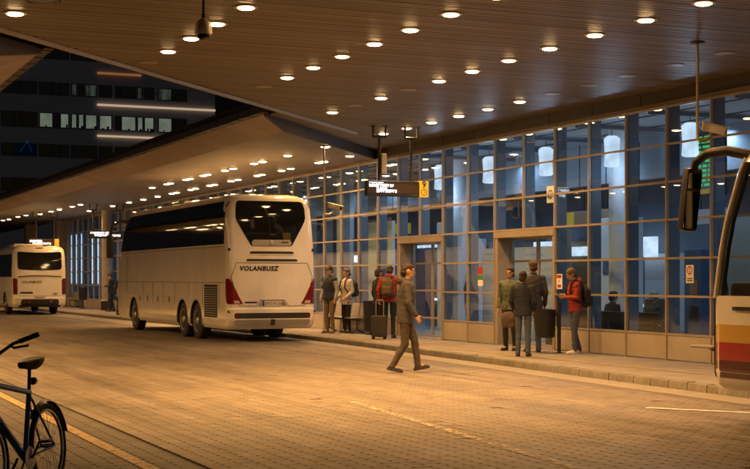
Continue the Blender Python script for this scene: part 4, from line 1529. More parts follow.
def seat_mesh():
    m = MB()
    m.cbox((-0.24, -0.05, 0.0), (0.24, 0.45, 0.16), 0.05)
    m.cbox((-0.23, -0.13, 0.1), (0.23, 0.0, 0.78), 0.05)
    m.cbox((-0.15, -0.12, 0.77), (0.15, -0.02, 0.98), 0.04)
    return m


seat_me = seat_mesh().mesh('seat', 'navy', True)
put('driver_seat', seat_me, CB, (-0.6, LEN - 1.6, 1.22))
for r in range(8):
    for x in (-0.95, -0.45, 0.45, 0.95):
        put('seat', seat_me, CB, (x, 1.0 + r * 0.95, 1.1))
MB().box((-1.15, 0.3, 1.0), (1.15, LEN - 0.3, 1.08)).build('floor', 'void', CB)
# flat guard arm low on the front
MB().cbox((-1.21, LEN + 0.0, 0.845), (-1.0, LEN + 0.42, 0.875), 0.012).build('front_step', 'coach_grey', CB)
MB().tube([(-1.1, LEN - 0.02, 0.8), (-1.1, LEN + 0.2, 0.85)], 0.02, 8).build('step_bracket', 'black_plastic', CB)
MB().tube([(-1.02, LEN - 1.0, 2.9), (-1.02, LEN - 1.02, 2.35)], 0.006, 6).build('pull_cord', 'black_plastic', CB)

# ================================================================== people
def rotx(p, piv, a):
    p, piv = Vector(p), Vector(piv)
    return piv + Matrix.Rotation(a, 3, 'X') @ (p - piv)


def remeshed(mb, voxel, mat, wrinkle=0.0, quilt=0.0, smooth=6):
    me = mb.mesh('m', mat)

    def f(o):
        r = o.modifiers.new('r', 'REMESH')
        r.mode = 'VOXEL'
        r.voxel_size = voxel
        r.use_smooth_shade = True
        s = o.modifiers.new('s', 'SMOOTH')
        s.iterations = smooth
        s.factor = 0.5
    out = evaluated(me, [f])
    if wrinkle or quilt:
        nrm = [v.normal.copy() for v in out.vertices]
        sd = random.random() * 50
        for v, nn in zip(out.vertices, nrm):
            p = v.co
            d = wrinkle * (noise.noise(Vector((p.x * 9 + sd, p.y * 9, p.z * 14))) + 0.5 * noise.noise(Vector((p.x * 22, p.y * 22 + sd, p.z * 30))))
            if quilt:
                d -= quilt * (1 - abs(math.sin(math.pi * p.z / 0.085))) ** 3
            v.co = p + nn * d
    out.materials.clear()
    out.materials.append(MATS[mat])
    out.polygons.foreach_set('use_smooth', [True] * len(out.polygons))
    out.update()
    return out


def hand(mb, wrist, direction, out, curl, side):
    """palm and five fingers; out points to the thumb side"""
    d = Vector(direction).normalized()
    o = Vector(out)
    o = (o - d * o.dot(d)).normalized()
    nrm = d.cross(o) * side
    rot = Matrix((o, nrm, d)).transposed()
    w = Vector(wrist)
    mb.ball(w + d * 0.045, (0.041, 0.017, 0.055), 12, 8, rot)
    for i, (off, ln) in enumerate(((0.031, 0.075), (0.0105, 0.083), (-0.0105, 0.078), (-0.031, 0.062))):
        p = w + d * 0.085 + o * off
        a, prev = curl * 0.5, p
        for k in range(3):
            dd = (d * math.cos(a) + nrm * math.sin(a) + o * off * 1.2).normalized()
            q = prev + dd * ln * (0.45, 0.32, 0.26)[k]
            mb.cap(prev, 0.0092 - 0.0008 * k, q, 0.0085 - 0.0008 * k, 6)
            prev = q
            a += curl
    p = w + d * 0.03 + o * 0.035
    q = p + (d * 0.6 + o * 0.75 + nrm * 0.25).normalized() * 0.04
    mb.cap(p, 0.013, q, 0.0105, 6)
    mb.cap(q, 0.0105, q + (d * 0.9 + o * 0.25 + nrm * 0.35).normalized() * 0.032, 0.009, 6)


def person(label, loc, rz, height=1.75, lean=0.0, head=(0, 0), joints=None, top='dark_jacket', top_kind='jacket', bottom='jeans', shoes='shoe_dark',
           hair='hair_dark', hat=None, hood=False, quilt=0.0, sleeves=None, hem=0.86, curl=0.5, group=None, fine=0.0095, vest=None):
    t = thing('person', label, 'person', loc, rz, group)
    J = dict(hipL=(-0.095, 0, 0.93), hipR=(0.095, 0, 0.93), kneeL=(-0.10, 0.02, 0.50), kneeR=(0.10, 0.02, 0.50), ankL=(-0.105, -0.02, 0.085), ankR=(0.105, -0.02, 0.085),
             shL=(-0.185, 0, 1.42), shR=(0.185, 0, 1.42), elL=(-0.245, -0.03, 1.14), elR=(0.245, -0.03, 1.14), wrL=(-0.25, 0.05, 0.90), wrR=(0.25, 0.05, 0.90), toeL=None, toeR=None, root=(0, 0, 0))
    J.update(joints or {})
    root = Vector(J['root'])
    piv = Vector((0, 0, 0.95)) + root
    up = lambda p: rotx(Vector(p) + root, piv, -lean)
    for k in ('shL', 'shR', 'elL', 'elR', 'wrL', 'wrR'):
        J[k] = up(J[k])
    for k in ('hipL', 'hipR'):
        J[k] = Vector(J[k]) + root
    sc = height / 1.75
    neck = up((0, -0.005, 1.50))
    hyaw, hpitch = head
    HR = Matrix.Rotation(-lean, 3, 'X') @ Matrix.Rotation(hyaw, 3, 'Z') @ Matrix.Rotation(hpitch, 3, 'X')
    H = lambda x, y, z: neck + HR @ Vector((x, y, z))

    def torso(mb, grow, z0, z1=1.47):
        secs = [(z0, 0, 0.168, 0.118), (0.95, 0, 0.165, 0.118), (1.08, 0, 0.148, 0.108), (1.2, 0.005, 0.158, 0.116), (1.32, 0.005, 0.172, 0.12), (1.41, 0, 0.165, 0.10), (z1, -0.005, 0.10, 0.078)]
        secs = [q for i, q in enumerate(secs) if i == 0 or q[0] > z0 + 0.02]
        rings = []
        for z, cyy, rx, ry in secs:
            rings.append([up((math.cos(a) * (rx + grow), cyy + math.sin(a) * (ry + grow), z)) for a in [2 * math.pi * i / 20 for i in range(20)]])
        mb.ring(rings)
    # the body: one skin from head to feet
    b = MB()
    torso(b, -0.012, 0.9)
    b.cap(up((0, -0.01, 1.40)), 0.06, H(0, 0.0, 0.05), 0.052)
    b.ball(H(0, 0.005, 0.155), (0.074, 0.094, 0.11), 16, 12, HR)
    b.ball(H(0, 0.032, 0.085), (0.053, 0.062, 0.058), 14, 10, HR)
    b.cap(H(0, 0.092, 0.16), 0.010, H(0, 0.112, 0.12), 0.014, 8)
    b.ball(H(0, 0.088, 0.078), (0.025, 0.012, 0.009), 10, 6, HR)
    b.ball(H(0, 0.09, 0.178), (0.055, 0.014, 0.010), 10, 6, HR)
    for s in (-1, 1):
        b.ball(H(s * 0.077, -0.005, 0.145), (0.012, 0.02, 0.032), 8, 6, HR)
    for S, s in (('L', -1), ('R', 1)):
        b.cap(J['sh' + S], 0.05, J['el' + S], 0.038)
        b.cap(J['el' + S], 0.037, J['wr' + S], 0.026)
        d = J['wr' + S] - J['el' + S]
        inward = HR @ Vector((-s, 0.7, 0.2))
        hand(b, J['wr' + S], d.normalized(), (Matrix.Rotation(0, 3, 'Z') @ Vector((-s * 0.4, 1, 0.35))), curl, -s)
        b.cap(J['hip' + S], 0.075, J['knee' + S], 0.05)
        b.cap(J['knee' + S], 0.048, J['ank' + S], 0.036)
        toe = J['toe' + S] or (Vector(J['ank' + S]) + Vector((s * 0.02, 0.13, -0.055)))
        J['toe' + S] = Vector(toe)
        b.cap(J['ank' + S], 0.036, J['toe' + S], 0.025)
    put('body', remeshed(b, fine, 'skin', smooth=2), t)
    # upper garment with sleeves
    g = MB()
    torso(g, 0.022, hem, 1.485)
    sl = sleeves or top
    for S, s in (('L', -1), ('R', 1)):
        g.cap(J['sh' + S], 0.074, J['el' + S], 0.058)
        e = J['el' + S] + (J['wr' + S] - J['el' + S]) * 0.96
        if not sleeves:
            g.cap(J['el' + S], 0.056, e, 0.043)
    cc = [up((math.cos(a) * 0.075, -0.01 + math.sin(a) * 0.075, 1.46)) for a in [2 * math.pi * i / 16 for i in range(16)]]
    c2 = [up((math.cos(a) * 0.068, 0.0 + math.sin(a) * 0.07, 1.525)) for a in [2 * math.pi * i / 16 for i in range(16)]]
    g.ring([cc, c2])
    if hood == 'down':
        g.ball(up((0, -0.105, 1.49)), (0.11, 0.06, 0.075), 14, 10)
        g.ball(up((0, -0.03, 1.5)), (0.1, 0.085, 0.035), 14, 8)
    if hood == 'up':
        g.ball(H(0, -0.025, 0.155), (0.103, 0.108, 0.135), 16, 12, HR)
    put(top_kind, remeshed(g, 0.0125, top, 0.008, quilt, 3), t)
    if sleeves:
        for S in 'LR':
            g = MB()
            g.cap(J['sh' + S] + (J['el' + S] - J['sh' + S]) * 0.25, 0.075, J['el' + S], 0.061)
            g.cap(J['el' + S], 0.06, J['el' + S] + (J['wr' + S] - J['el' + S]) * 0.96, 0.045)
            put('sleeve', remeshed(g, 0.0135, sleeves, 0.006, 0, 4), t)
    if vest:
        g = MB()
        torso(g, 0.032, hem + 0.03, 1.46)
        put('vest', remeshed(g, 0.0135, vest, 0.006, 0, 3), t)
    # trousers
    g = MB()
    rings = []
    for z, rx, ry in ((1.03, 0.158, 0.115), (0.95, 0.172, 0.125), (0.86, 0.165, 0.12)):
        rings.append([Vector((math.cos(a) * rx, math.sin(a) * ry, z)) + root for a in [2 * math.pi * i / 18 for i in range(18)]])
    g.ring(rings)
    for S in 'LR':
        g.cap(J['hip' + S], 0.093, J['knee' + S], 0.068)
        k, a = Vector(J['knee' + S]), Vector(J['ank' + S])
        g.cap(k, 0.066, k + (a - k) * 1.07, 0.052)
    put('trousers', remeshed(g, 0.0125, bottom, 0.008, 0, 3), t)
    for S, s in (('L', -1), ('R', 1)):
        a, toe = Vector(J['ank' + S]), Vector(J['toe' + S])
        fwd = (toe - a)
        fw = Vector((fwd.x, fwd.y, fwd.z + 0.055)).normalized()
        upv = Vector((0, 0, 1)) - fw * fw.z
        upv.normalize()
        rt = fw.cross(upv)
        rot = Matrix((rt, fw, upv)).transposed()
        base = a - upv * 0.06
        m = MB()
        m.ball(base + fw * 0.05 + upv * 0.012, (0.046, 0.135, 0.036), 14, 10, rot)
        m.ball(base + fw * 0.0 + upv * 0.035, (0.046, 0.062, 0.055), 14, 10, rot)
        prof = []
        for i in range(18):
            th = 2 * math.pi * i / 18
            prof.append((math.cos(th) * 0.047, 0.05 + math.sin(th) * 0.138))
        m.ring([[base + rt * x + fw * y + upv * z for x, y in prof] for z in (-0.023, 0.006)])
        put('shoe', remeshed(m, 0.0095, shoes, 0, 0, 2), t)
    # hair or headwear, eyes
    if hood != 'up':
        m = MB()
        if hat:
            m.ball(H(0, -0.008, 0.185), (0.088, 0.106, 0.098), 16, 12, HR)
            m.ball(H(0, -0.02, 0.15), (0.086, 0.1, 0.05), 16, 10, HR)
            if hat[1] == 'peak':
                m.ball(H(0, 0.12, 0.185), (0.065, 0.07, 0.012), 12, 6, HR)
            put('hat', remeshed(m, 0.01, hat[0], 0.002, 0, 2), t)
            m = MB()
            m.ball(H(0, -0.045, 0.115), (0.079, 0.062, 0.06), 14, 10, HR)
            put('hair', remeshed(m, 0.01, hair, 0.006, 0, 1), t)
        else:
            m.ball(H(0, -0.014, 0.183), (0.085, 0.1, 0.096), 16, 12, HR)
            m.ball(H(0, -0.055, 0.12), (0.078, 0.06, 0.075), 14, 10, HR)
            m.ball(H(0, 0.035, 0.225), (0.06, 0.058, 0.036), 12, 8, HR)
            put('hair', remeshed(m, 0.009, hair, 0.015, 0, 1), t)
    for s in (-1, 1):
        MB().ball(H(s * 0.031, 0.091, 0.155), (0.013, 0.008, 0.008), 8, 6, HR).build('eye', 'hair_dark', t, smooth=True)
    t.scale = (sc, sc, sc)
    return t, up


def turn(deg):
    """heading measured clockwise from straight away from the camera"""
    return -YAW - R(deg)


AWAY, RIGHT, TOWARDS, LEFT = 0, 90, 180, 270


def pack_mesh(mat, kind='soft'):
    m = MB()
    m.ball((0, 0, 0.24), (0.155, 0.085, 0.25), 16, 12)
    m.cbox((-0.14, -0.09, 0.02), (0.14, 0.07, 0.4), 0.05)
    m.cbox((-0.11, -0.13, 0.04), (0.11, -0.06, 0.24), 0.03)
    return remeshed(m, 0.012, mat, 0.006, 0, 3)


def backpack(label, host_loc, rz, up, sc, mat, z=1.0, back=-0.2, x=0.0):
    t = thing('backpack', label, 'backpack', host_loc, rz)
    t.scale = (sc, sc, sc)
    p0, p1 = up((0, back, z)), up((0, back, z + 0.45))
    ang = math.atan2(-(p1.y - p0.y), p1.z - p0.z)
    o = put('bag', pack_mesh(mat), t, p0 + Vector((x, 0, 0)), rot=(ang, 0, 0))
    for s in (-0.1, 0.1):
        P = [up((s + x * 0.5, back + 0.07, z + 0.4)), up((s, -0.09, 1.47)), up((s, 0.03, 1.525)), up((s * 1.1, 0.12, 1.42)), up((s * 1.3, 0.15, 1.25)), up((s * 1.75, 0.05, 1.1)), up((s * 1.4 + x * 0.5, back + 0.06, z + 0.06))]
        MB().tube(P, 0.018, 6).build('strap', mat, t, smooth=True)
    m = MB().tube([p0 + Vector((-0.04 + x, 0.05, 0.46)), p0 + Vector((x, 0.03, 0.53)), p0 + Vector((0.04 + x, 0.05, 0.46))], 0.01, 6)
    m.build('handle', mat, t)
    return t


# traveller in the red padded jacket, looking at a phone by the glass
P = pz(575.5, 28.6)
loc = (*P, PLAT + 0.004)
a = turn(LEFT - 12)
PH = dict(elL=(-0.24, 0.04, 1.16), wrL=(-0.09, 0.25, 1.18), elR=(0.24, 0.04, 1.16), wrR=(0.08, 0.24, 1.17), kneeL=(-0.1, 0.06, 0.5), ankL=(-0.11, 0.06, 0.085), kneeR=(0.1, -0.0, 0.5), ankR=(0.11, -0.12, 0.085))
t, up = person('person in a red padded jacket and beanie looking down at a phone', loc, a, 1.74, lean=0.06, head=(0, -0.38), joints=PH, top='red_jacket', hood='down', quilt=0.010,
               bottom='jeans', shoes='shoe_white', hat=('beanie', 'knit'), hair='hair_brown', curl=0.45, fine=0.008)
backpack('black backpack on the person in the red padded jacket with the phone', loc, a, up, 1.74 / 1.75, 'bag_black', 0.93, -0.225)
ph = thing('phone', 'small dark phone held by the person in the red padded jacket', 'phone', loc, a)
o = MB().cbox((-0.036, -0.075, -0.005), (0.036, 0.075, 0.005), 0.004).build('case', 'black_plastic', ph, loc=up((0, 0.335, 1.225)))
o.rotation_euler = (R(38), 0, 0)
MB().box((-0.032, -0.068, 0.0052), (0.032, 0.068, 0.0058)).build('screen', 'tint_glass', o)

# walker crossing the road
P = pz(405, 24.7)
WK = dict(root=(0, 0, -0.02), kneeL=(-0.09, 0.15, 0.53), ankL=(-0.09, 0.21, 0.115), toeL=(-0.1, 0.34, 0.085), kneeR=(0.09, 0.0, 0.47), ankR=(0.09, -0.2, 0.115), toeR=(0.1, -0.08, 0.035),
          elL=(-0.24, -0.12, 1.16), wrL=(-0.235, -0.06, 0.92), elR=(0.24, 0.03, 1.15), wrR=(0.22, 0.17, 0.95))
person('walker in a dark jacket and brown trousers striding across the road towards the platform', (*P, 0.004), turn(RIGHT), 1.92, lean=0.07, joints=WK, top='grey_coat', bottom='brown_cloth', shoes='shoe_dark', hair='hair_dark', hem=0.8, hood='down')

# group by the right hand door
P = pz(523, 27.7)
loc = (*P, PLAT + 0.004)
person('person in a dark jacket seen from behind, facing the sliding door', loc, turn(AWAY + 18), 1.66, joints=dict(elL=(-0.26, 0.0, 1.15), wrL=(-0.22, 0.14, 0.98), elR=(0.26, -0.02, 1.14), wrR=(0.2, 0.13, 0.96)),
       top='navy', bottom='jeans', hair='hair_dark', hem=0.84)
P = pz(510, 29.9)
loc2 = (*P, PLAT + 0.004)
person('person in a pale green top and dark trousers facing the road by the door', loc2, turn(TOWARDS + 30), 1.76, top='green_top', bottom='black_cloth', hair='hair_dark')
P = pz(533, 29.3)
person('tall person in a grey coat standing closest to the sliding door', (*P, PLAT + 0.004), turn(AWAY - 10), 1.9, top='grey_coat', bottom='jeans', hair='hair_brown', hem=0.7)
bag = thing('shoulder_bag', 'dark brown shoulder bag hanging beside the person in the dark jacket', 'bag', (*pz(508.5, 28.0), PLAT), turn(20))
m = MB().ball((0, 0, 0.72), (0.16, 0.09, 0.17), 14, 10).cbox((-0.14, -0.07, 0.56), (0.14, 0.07, 0.78), 0.04)
put('pouch', remeshed(m, 0.012, 'bag_brown', 0.008), bag)
MB().tube([(-0.12, 0, 0.82), (-0.02, 0.0, 1.02), (0.16, 0.03, 1.0), (0.17, 0.0, 0.95), (0.12, 0, 0.82)], 0.012, 6).build('strap', 'bag_brown', bag)

# pair with luggage by the left hand door
P = pz(389, 36.3)
loc = (*P, PLAT + 0.004)
a = turn(AWAY + 12)
t, up = person('person in a red puffer jacket seen from behind with a patterned backpack', loc, a, 1.86, lean=0.12, head=(0.1, -0.25), joints=dict(elR=(0.33, 0.05, 1.36), wrR=(0.17, 0.2, 1.46), elL=(-0.27, -0.04, 1.17), wrL=(-0.26, 0.02, 0.95)),
               top='red_jacket', quilt=0.012, hood='down', bottom='black_cloth', hair='hair_dark')
backpack('brown backpack worn over the red puffer jacket', loc, a, up, 1.86 / 1.75, 'bag_brown', 0.98, -0.225)
P = pz(379, 37.0)
person('person in black beside the red puffer jacket, facing the doors', (*P, PLAT + 0.004), turn(RIGHT - 30), 1.78, top='black_cloth', bottom='black_cloth', hair='hair_dark')
sc_ = thing('suitcase', 'upright dark wheeled suitcase with raised handle beside the red puffer jacket', 'suitcase', (*pz(379, 35.6), PLAT), turn(15))
MB().cbox((-0.19, -0.12, 0.06), (0.19, 0.12, 0.6), 0.04).build('shell', 'case_dark', sc_, smooth=True)
for q in range(5):
    MB().cbox((-0.15 + q * 0.068, -0.126, 0.1), (-0.12 + q * 0.068, -0.115, 0.56), 0.004).build('rib', 'case_dark', sc_)
MB().tube([(-0.1, 0.08, 0.58), (-0.1, 0.08, 0.96), (-0.08, 0.08, 1.0), (0.08, 0.08, 1.0), (0.1, 0.08, 0.96), (0.1, 0.08, 0.58)], 0.011, 8).build('handle', 'rim_metal', sc_)
for sx in (-0.15, 0.15):
    for sy in (-0.08, 0.08):
        MB().lathe([(0.005, -0.015), (0.03, -0.015), (0.03, 0.015), (0.005, 0.015)], 14, 'x', (sx, sy, 0.03)).build('wheel', 'rubber', sc_)
        MB().box((sx - 0.008, sy - 0.012, 0.03), (sx + 0.008, sy + 0.012, 0.07)).build('fork', 'black_plastic', sc_)

# two waiting beside the big coach
P = pz(346.5, 39.6)
loc = (*P, PLAT + 0.004)
a = turn(LEFT - 35)
t, up = person('person in a pale jacket and black trousers carrying a black backpack', loc, a, 1.8, top='white_jacket', bottom='black_cloth', hair='hair_brown', hem=0.78, joints=dict(wrL=(-0.2, 0.14, 0.98), wrR=(0.2, 0.14, 0.98)))
backpack('black backpack on the person in the pale jacket', loc, a, up, 1.8 / 1.75, 'bag_black', 0.98, -0.22)
P = pz(329.5, 39.6)
person('person in a dark vest, pale sleeves, khaki trousers and dark cap beside the coach', (*P, PLAT + 0.004), turn(TOWARDS + 40), 1.88, top='dark_jacket', vest='navy', sleeves='grey_sleeve', bottom='khaki', shoes='khaki', hat=('cap_dark', 'peak'))

# far along the platform
P = pz(111, 66)
person('person in dark clothes standing by the round column reading a phone', (*P, PLAT), turn(LEFT), 1.78, head=(0, -0.3), joints=PH, top='navy', bottom='navy', hair='hair_dark', fine=0.012)
P = pz(119.5, 60)
person('attendant in a yellow vest at the front of the large coach', (*P, PLAT), turn(RIGHT + 30), 1.76, lean=0.2, top='dark_jacket', vest='hi_vis', bottom='navy', hair='hair_dark', fine=0.012)

# seated and standing people inside the hall
SIT = dict(root=(0, 0, -0.47), kneeL=(-0.11, 0.42, 0.5), kneeR=(0.11, 0.42, 0.5), ankL=(-0.11, 0.4, 0.085), ankR=(0.11, 0.44, 0.085), elL=(-0.25, 0.02, 1.16), wrL=(-0.13, 0.24, 1.05), elR=(0.25, 0.02, 1.16), wrR=(0.13, 0.24, 1.05))
bench_in = thing('waiting_bench', 'row of dark seats just inside the glass', 'bench', (16.7, 25.9, PLAT), 0)
MB().cbox((-0.22, -2.4, 0.38), (0.25, 2.4, 0.44), 0.02).build('seat', 'black_plastic', bench_in)
MB().cbox((-0.3, -2.4, 0.44), (-0.24, 2.4, 0.85), 0.02).build('backrest', 'black_plastic', bench_in)
for q in (-2.1, 0, 2.1):
    MB().box((-0.2, q - 0.03, 0), (0.2, q + 0.03, 0.375)).build('leg', 'dark_metal', bench_in)
for u, lab, top, hr in ((24.1, 'seated person with pale hair and grey coat inside the glass', 'grey_coat', 'hair_grey'), (25.6, 'seated person in a black coat inside the glass', 'black_cloth', 'hair_brown'),
                        (27.6, 'seated person in a dark blue coat inside the glass', 'navy', 'hair_dark')):
    person(lab, (16.68, u, PLAT), R(-90), 1.72, lean=0.12, joints=SIT, top=top, bottom='black_cloth', hair=hr, fine=0.012)
person('grey haired person standing inside behind the no smoking notice', (17.6, 23.0, PLAT), R(70), 1.76, top='grey_coat', bottom='navy', hair='hair_grey', fine=0.012)
person('person in a blue coat standing inside the left hand door', (17.2, 33.2, PLAT), R(60), 1.72, top='blue_cloth', bottom='black_cloth', hair='hair_dark', fine=0.012)

# ================================================================== signs, cameras, bins, seats
def display_sign(label, xl, xr, ytop, ybot, z, ceil, poles, panel=True, rows=None, seed=1):
    """stop display hung on two poles, facing the near end of the platform"""
    v0, u0 = pz((xl + xr) / 2, z)
    va, vb = pz(xl, z)[0], pz(xr, z)[0]
    half = (xr - xl) * z / F_PX / 2 / CT * 0.98
    h1, h0 = EYE + (HORIZON - ytop) * z / F_PX, EYE + (HORIZON - ybot) * z / F_PX
    t = thing('stop_display', label, 'sign', (v0, u0, h0))
    H = h1 - h0
    w1 = half * (0.7 if panel else 1.0)
    MB().cbox((-half, 0, 0), (w1, 0.16, H), 0.015).build('housing', 'black_plastic', t)
    MB().box((-half + 0.03, -0.004, H * 0.22), (w1 - 0.03, -0.001, H * 0.8)).build('screen', 'sign_face', t)
    rr = random.Random(seed)
    W = w1 + half
    for z0, z1, a, b in rows:
        m = MB()
        x = -half + W * a
        while x < -half + W * b:
            w = rr.uniform(0.5, 0.9) * (z1 - z0) * H
            # stroke-like marks: a lit row of small letters out of reading range
            m.box((x, -0.009, H * z0), (x + w * 0.3, -0.0045, H * z1))
            m.box((x + w * 0.3, -0.009, H * (z0 + (z1 - z0) * rr.choice((0, 0.4, 0.75)))), (x + w, -0.0045, H * (z0 + (z1 - z0) * rr.choice((0.8, 1.0)))))
            x += w + 0.012
        m.build('text_row', 'led_white', t)
    if panel:
        p = MB().cbox((w1 + 0.003, -0.015, -0.005), (half, 0.17, H + 0.01), 0.008).build('number_panel', 'sign_yellow', t)
        if panel == '9':
            cw = (w1 + half) / 2
            lettering('9', 0.21, 'ink', p, (cw, -0.017, H * 0.62), (R(90), 0, 0), 'number', depth=0.001, align='CENTER', bold=0.006)
            m = MB()
            r = (half - w1) * 0.34
            m.ring([[(cw + q * math.cos(2 * math.pi * i / 24), -0.018, H * 0.31 + q * math.sin(2 * math.pi * i / 24)) for i in range(24)] for q in (r, r * 0.82)], cap=False)
            m.box((cw - 0.006, -0.0185, H * 0.31), (cw + 0.006, -0.0175, H * 0.31 + r * 0.65))
            m.box((cw, -0.0187, H * 0.31 - 0.006), (cw + r * 0.5, -0.0177, H * 0.31 + 0.006))
            m.build('clock_icon', 'ink', p)
            MB().box((-half + W * 0.82, -0.009, H * 0.1), (-half + W * 0.98, -0.0045, H * 0.12)).build('footer', 'led_amber', t)
    for q in poles:
        x = -half + 2 * half * q
        pm_ = MB().tube([(x, 0.08, H), (x, 0.08, ceil - h0 - 0.25)], 0.035, 10)
        po = pm_.build('pole', 'dark_metal', t, smooth=True)
        m = MB()
        m.tube([(x - 0.16, 0.08, ceil - h0), (x - 0.16, 0.08, ceil - h0 - 0.26), (x + 0.16, 0.08, ceil - h0 - 0.26), (x + 0.16, 0.08, ceil - h0)], 0.03, 8)
        m.box((x - 0.22, 0.02, ceil - h0 - 0.012), (x - 0.1, 0.14, ceil - h0))
        m.box((x + 0.1, 0.02, ceil - h0 - 0.012), (x + 0.22, 0.14, ceil - h0))
        m.build('bracket', 'dark_metal', po)
    return t


R9 = [(0.6, 0.78, 0.04, 0.5), (0.44, 0.56, 0.18, 0.38), (0.24, 0.42, 0.18, 0.54), (0.84, 0.9, 0.04, 0.3)]
s9 = display_sign('hanging stop display with a yellow number 9 panel beside the left hand door', 366.5, 429.5, 181, 196.5, 33.0, CZ, (0.22, 0.74), '9', R9, 2)
MB().cbox((-0.36 - 0.07, -0.02, 0.52), (-0.36 + 0.07, 0.06, 1.0), 0.02).build('junction_box', 'pole', s9)
RF = [(0.6, 0.85, 0.04, 0.5), (0.28, 0.52, 0.15, 0.8)]
display_sign('hanging stop display above the person by the round column', 90, 127, 231, 238.5, 63, SZ, (0.12, 0.8), False, RF, 3)
display_sign('hanging stop display with yellow end panel above the smaller coach', 30, 58, 239, 246.5, 70, SZ, (0.25, 0.85), 'blank', RF, 4)


def bullet_camera(label, v, u, top, drop, arm, face):
    t = thing('security_camera', label, 'camera', (v, u, top - drop))
    MB().tube([(0, 0, drop), (0, 0, 0.03), (0.03, 0, 0), (arm * 0.6, 0, 0), (arm, 0.0, 0.06), (arm, 0, 0.12)], 0.024, 10).build('pole', 'pole', t, smooth=True)
    MB().lathe([(0.02, drop), (0.11, drop), (0.11, drop - 0.015), (0.03, drop - 0.03)], 18).build('ceiling_plate', 'dark_metal', t)
    h = MB().cbox((-0.065, -0.2, -0.05), (0.065, 0.16, 0.06), 0.015).build('housing', 'camera_shell', t, loc=(arm + 0.03, 0, 0.19), smooth=True)
    MB().cbox((-0.075, -0.25, 0.062), (0.075, 0.18, 0.075), 0.004).build('sun_shield', 'camera_shell', h)
    MB().lathe([(0.045, -0.2), (0.045, -0.215), (0.03, -0.217)], 16, 'y').build('lens', 'dome', h)
    h.rotation_euler = (R(14), 0, face)
    return t


v, u = px(697.5, 42, CZ)
bullet_camera('security camera on a long ceiling pole close to the striped bus mirror', v, u, CZ, 1.5, 0.24, R(62))
v, u = pz(324, 35.2)
bullet_camera('security camera on a pale ceiling pole behind the large coach roof', v, u, SZ, 1.72, 0.24, R(40))
# dome camera
v, u = pz(203.5, 17.0)
t = thing('dome_camera', 'round ceiling dome camera in a pale bell housing hanging from the slats', 'camera', (v, u, 4.62))
MB().lathe([(0.1, 0.0), (0.106, 0.02), (0.1, 0.1), (0.075, 0.16), (0.035, 0.19), (0.02, 0.2)], 28).build('housing', 'camera_shell', t, smooth=True)
MB().ball((0, 0, -0.005), (0.078, 0.078, 0.08), 20, 14).build('dome', 'dome', t, smooth=True)
MB().tube([(0, 0, 0.19), (0, 0, CZ - 4.62)], 0.016, 10).build('stem', 'dark_metal', t)
MB().lathe([(0.02, 0.18), (0.026, 0.18), (0.026, 0.25), (0.018, 0.25)], 14).build('collar', 'black_plastic', t)
# ceiling hatch at the top
v, u = pz(40.5, 17.95)
t = thing('ceiling_hatch', 'dark framed rectangular hatch in the slatted front canopy', 'hatch', (v, u, CZ - 0.002), -YAW)
m = MB()
for q in (-1, 1):
    m.cbox((-0.22, q * 0.17 - 0.018, -0.03), (0.22, q * 0.17 + 0.018, 0), 0.008)
    m.cbox((q * 0.2 - 0.018, -0.15, -0.03), (q * 0.2 + 0.018, 0.15, 0), 0.008)
m.build('frame', 'black_plastic', t)
MB().box((-0.18, -0.15, -0.014), (0.18, 0.15, -0.002)).build('flap', 'slat', t)

# smoke detectors in the canopy
# litter bins
def litter_bin(label, loc, rz, post=True, body='black_plastic', z=0.32, h=0.55):
    t = thing('litter_bin', label, 'bin', loc, rz)
    MB().lathe([(0.17, z), (0.2, z + 0.02), (0.225, z + h), (0.235, z + h), (0.235, z + h + 0.03), (0.2, z + h + 0.03), (0.19, z + h - 0.02), (0.16, z + 0.04)], 24).build('bucket', body, t, smooth=True)
    if post:
        MB().tube([(0.29, 0, 0), (0.29, 0, z + h + 0.18)], 0.04, 10).build('post', 'dark_metal', t, smooth=True)
        MB().lathe([(0.01, 0), (0.1, 0), (0.1, 0.012), (0.01, 0.012)], 16, c=(0.29, 0, 0)).build('foot_plate', 'dark_metal', t)
        MB().box((0.2, -0.02, z + h - 0.1), (0.27, 0.02, z + h - 0.03)).build('clamp', 'dark_metal', t)
    else:
        MB().lathe([(0.01, 0), (0.18, 0), (0.18, 0.02), (0.03, 0.03), (0.03, z + 0.01), (0.01, z + 0.01)], 18).build('stand', 'dark_metal', t, smooth=True)
    return t


litter_bin('black litter bin on a post beside the person in the red padded jacket', (*pz(545, 28.9), PLAT), turn(90) + R(90))
litter_bin('black litter bin by the metal bench and the left hand door', (*pz(371, 38.6), PLAT), 0, False, 'black_plastic', 0.1, 0.8)
litter_bin('dark litter bin near the round column at the far end', (*pz(83, 72), PLAT), 0, False, 'black_plastic', 0.45, 0.6)


def bench(label, u, n, cat='bench'):
    t = thing('metal_bench', label, cat, (FV - 0.42, u, PLAT))
    for i in range(n):
        y = (i - (n - 1) / 2) * 0.62
        MB().cbox((-0.24, y - 0.27, 0.42), (0.2, y + 0.27, 0.45), 0.01).build('seat', 'steel_seat', t)
        b = MB().cbox((-0.015, y - 0.27, 0.0), (0.015, y + 0.27, 0.38), 0.01)
        o = b.build('backrest', 'steel_seat', t, loc=(0.22, 0, 0.46))
        o.rotation_euler = (0, R(10), 0)
    L = n * 0.31
    MB().cbox((-0.05, -L, 0.36), (0.03, L, 0.415), 0.008).build('beam', 'dark_metal', t)
    for q in (-L + 0.2, L - 0.2):
        MB().tube([(-0.22, q, 0.012), (-0.02, q, 0.1), (-0.02, q, 0.37)], 0.022, 8).build('leg', 'dark_metal', t)
        MB().tube([(0.2, q, 0.012), (-0.02, q, 0.11)], 0.02, 8).build('leg', 'dark_metal', t)
    return t


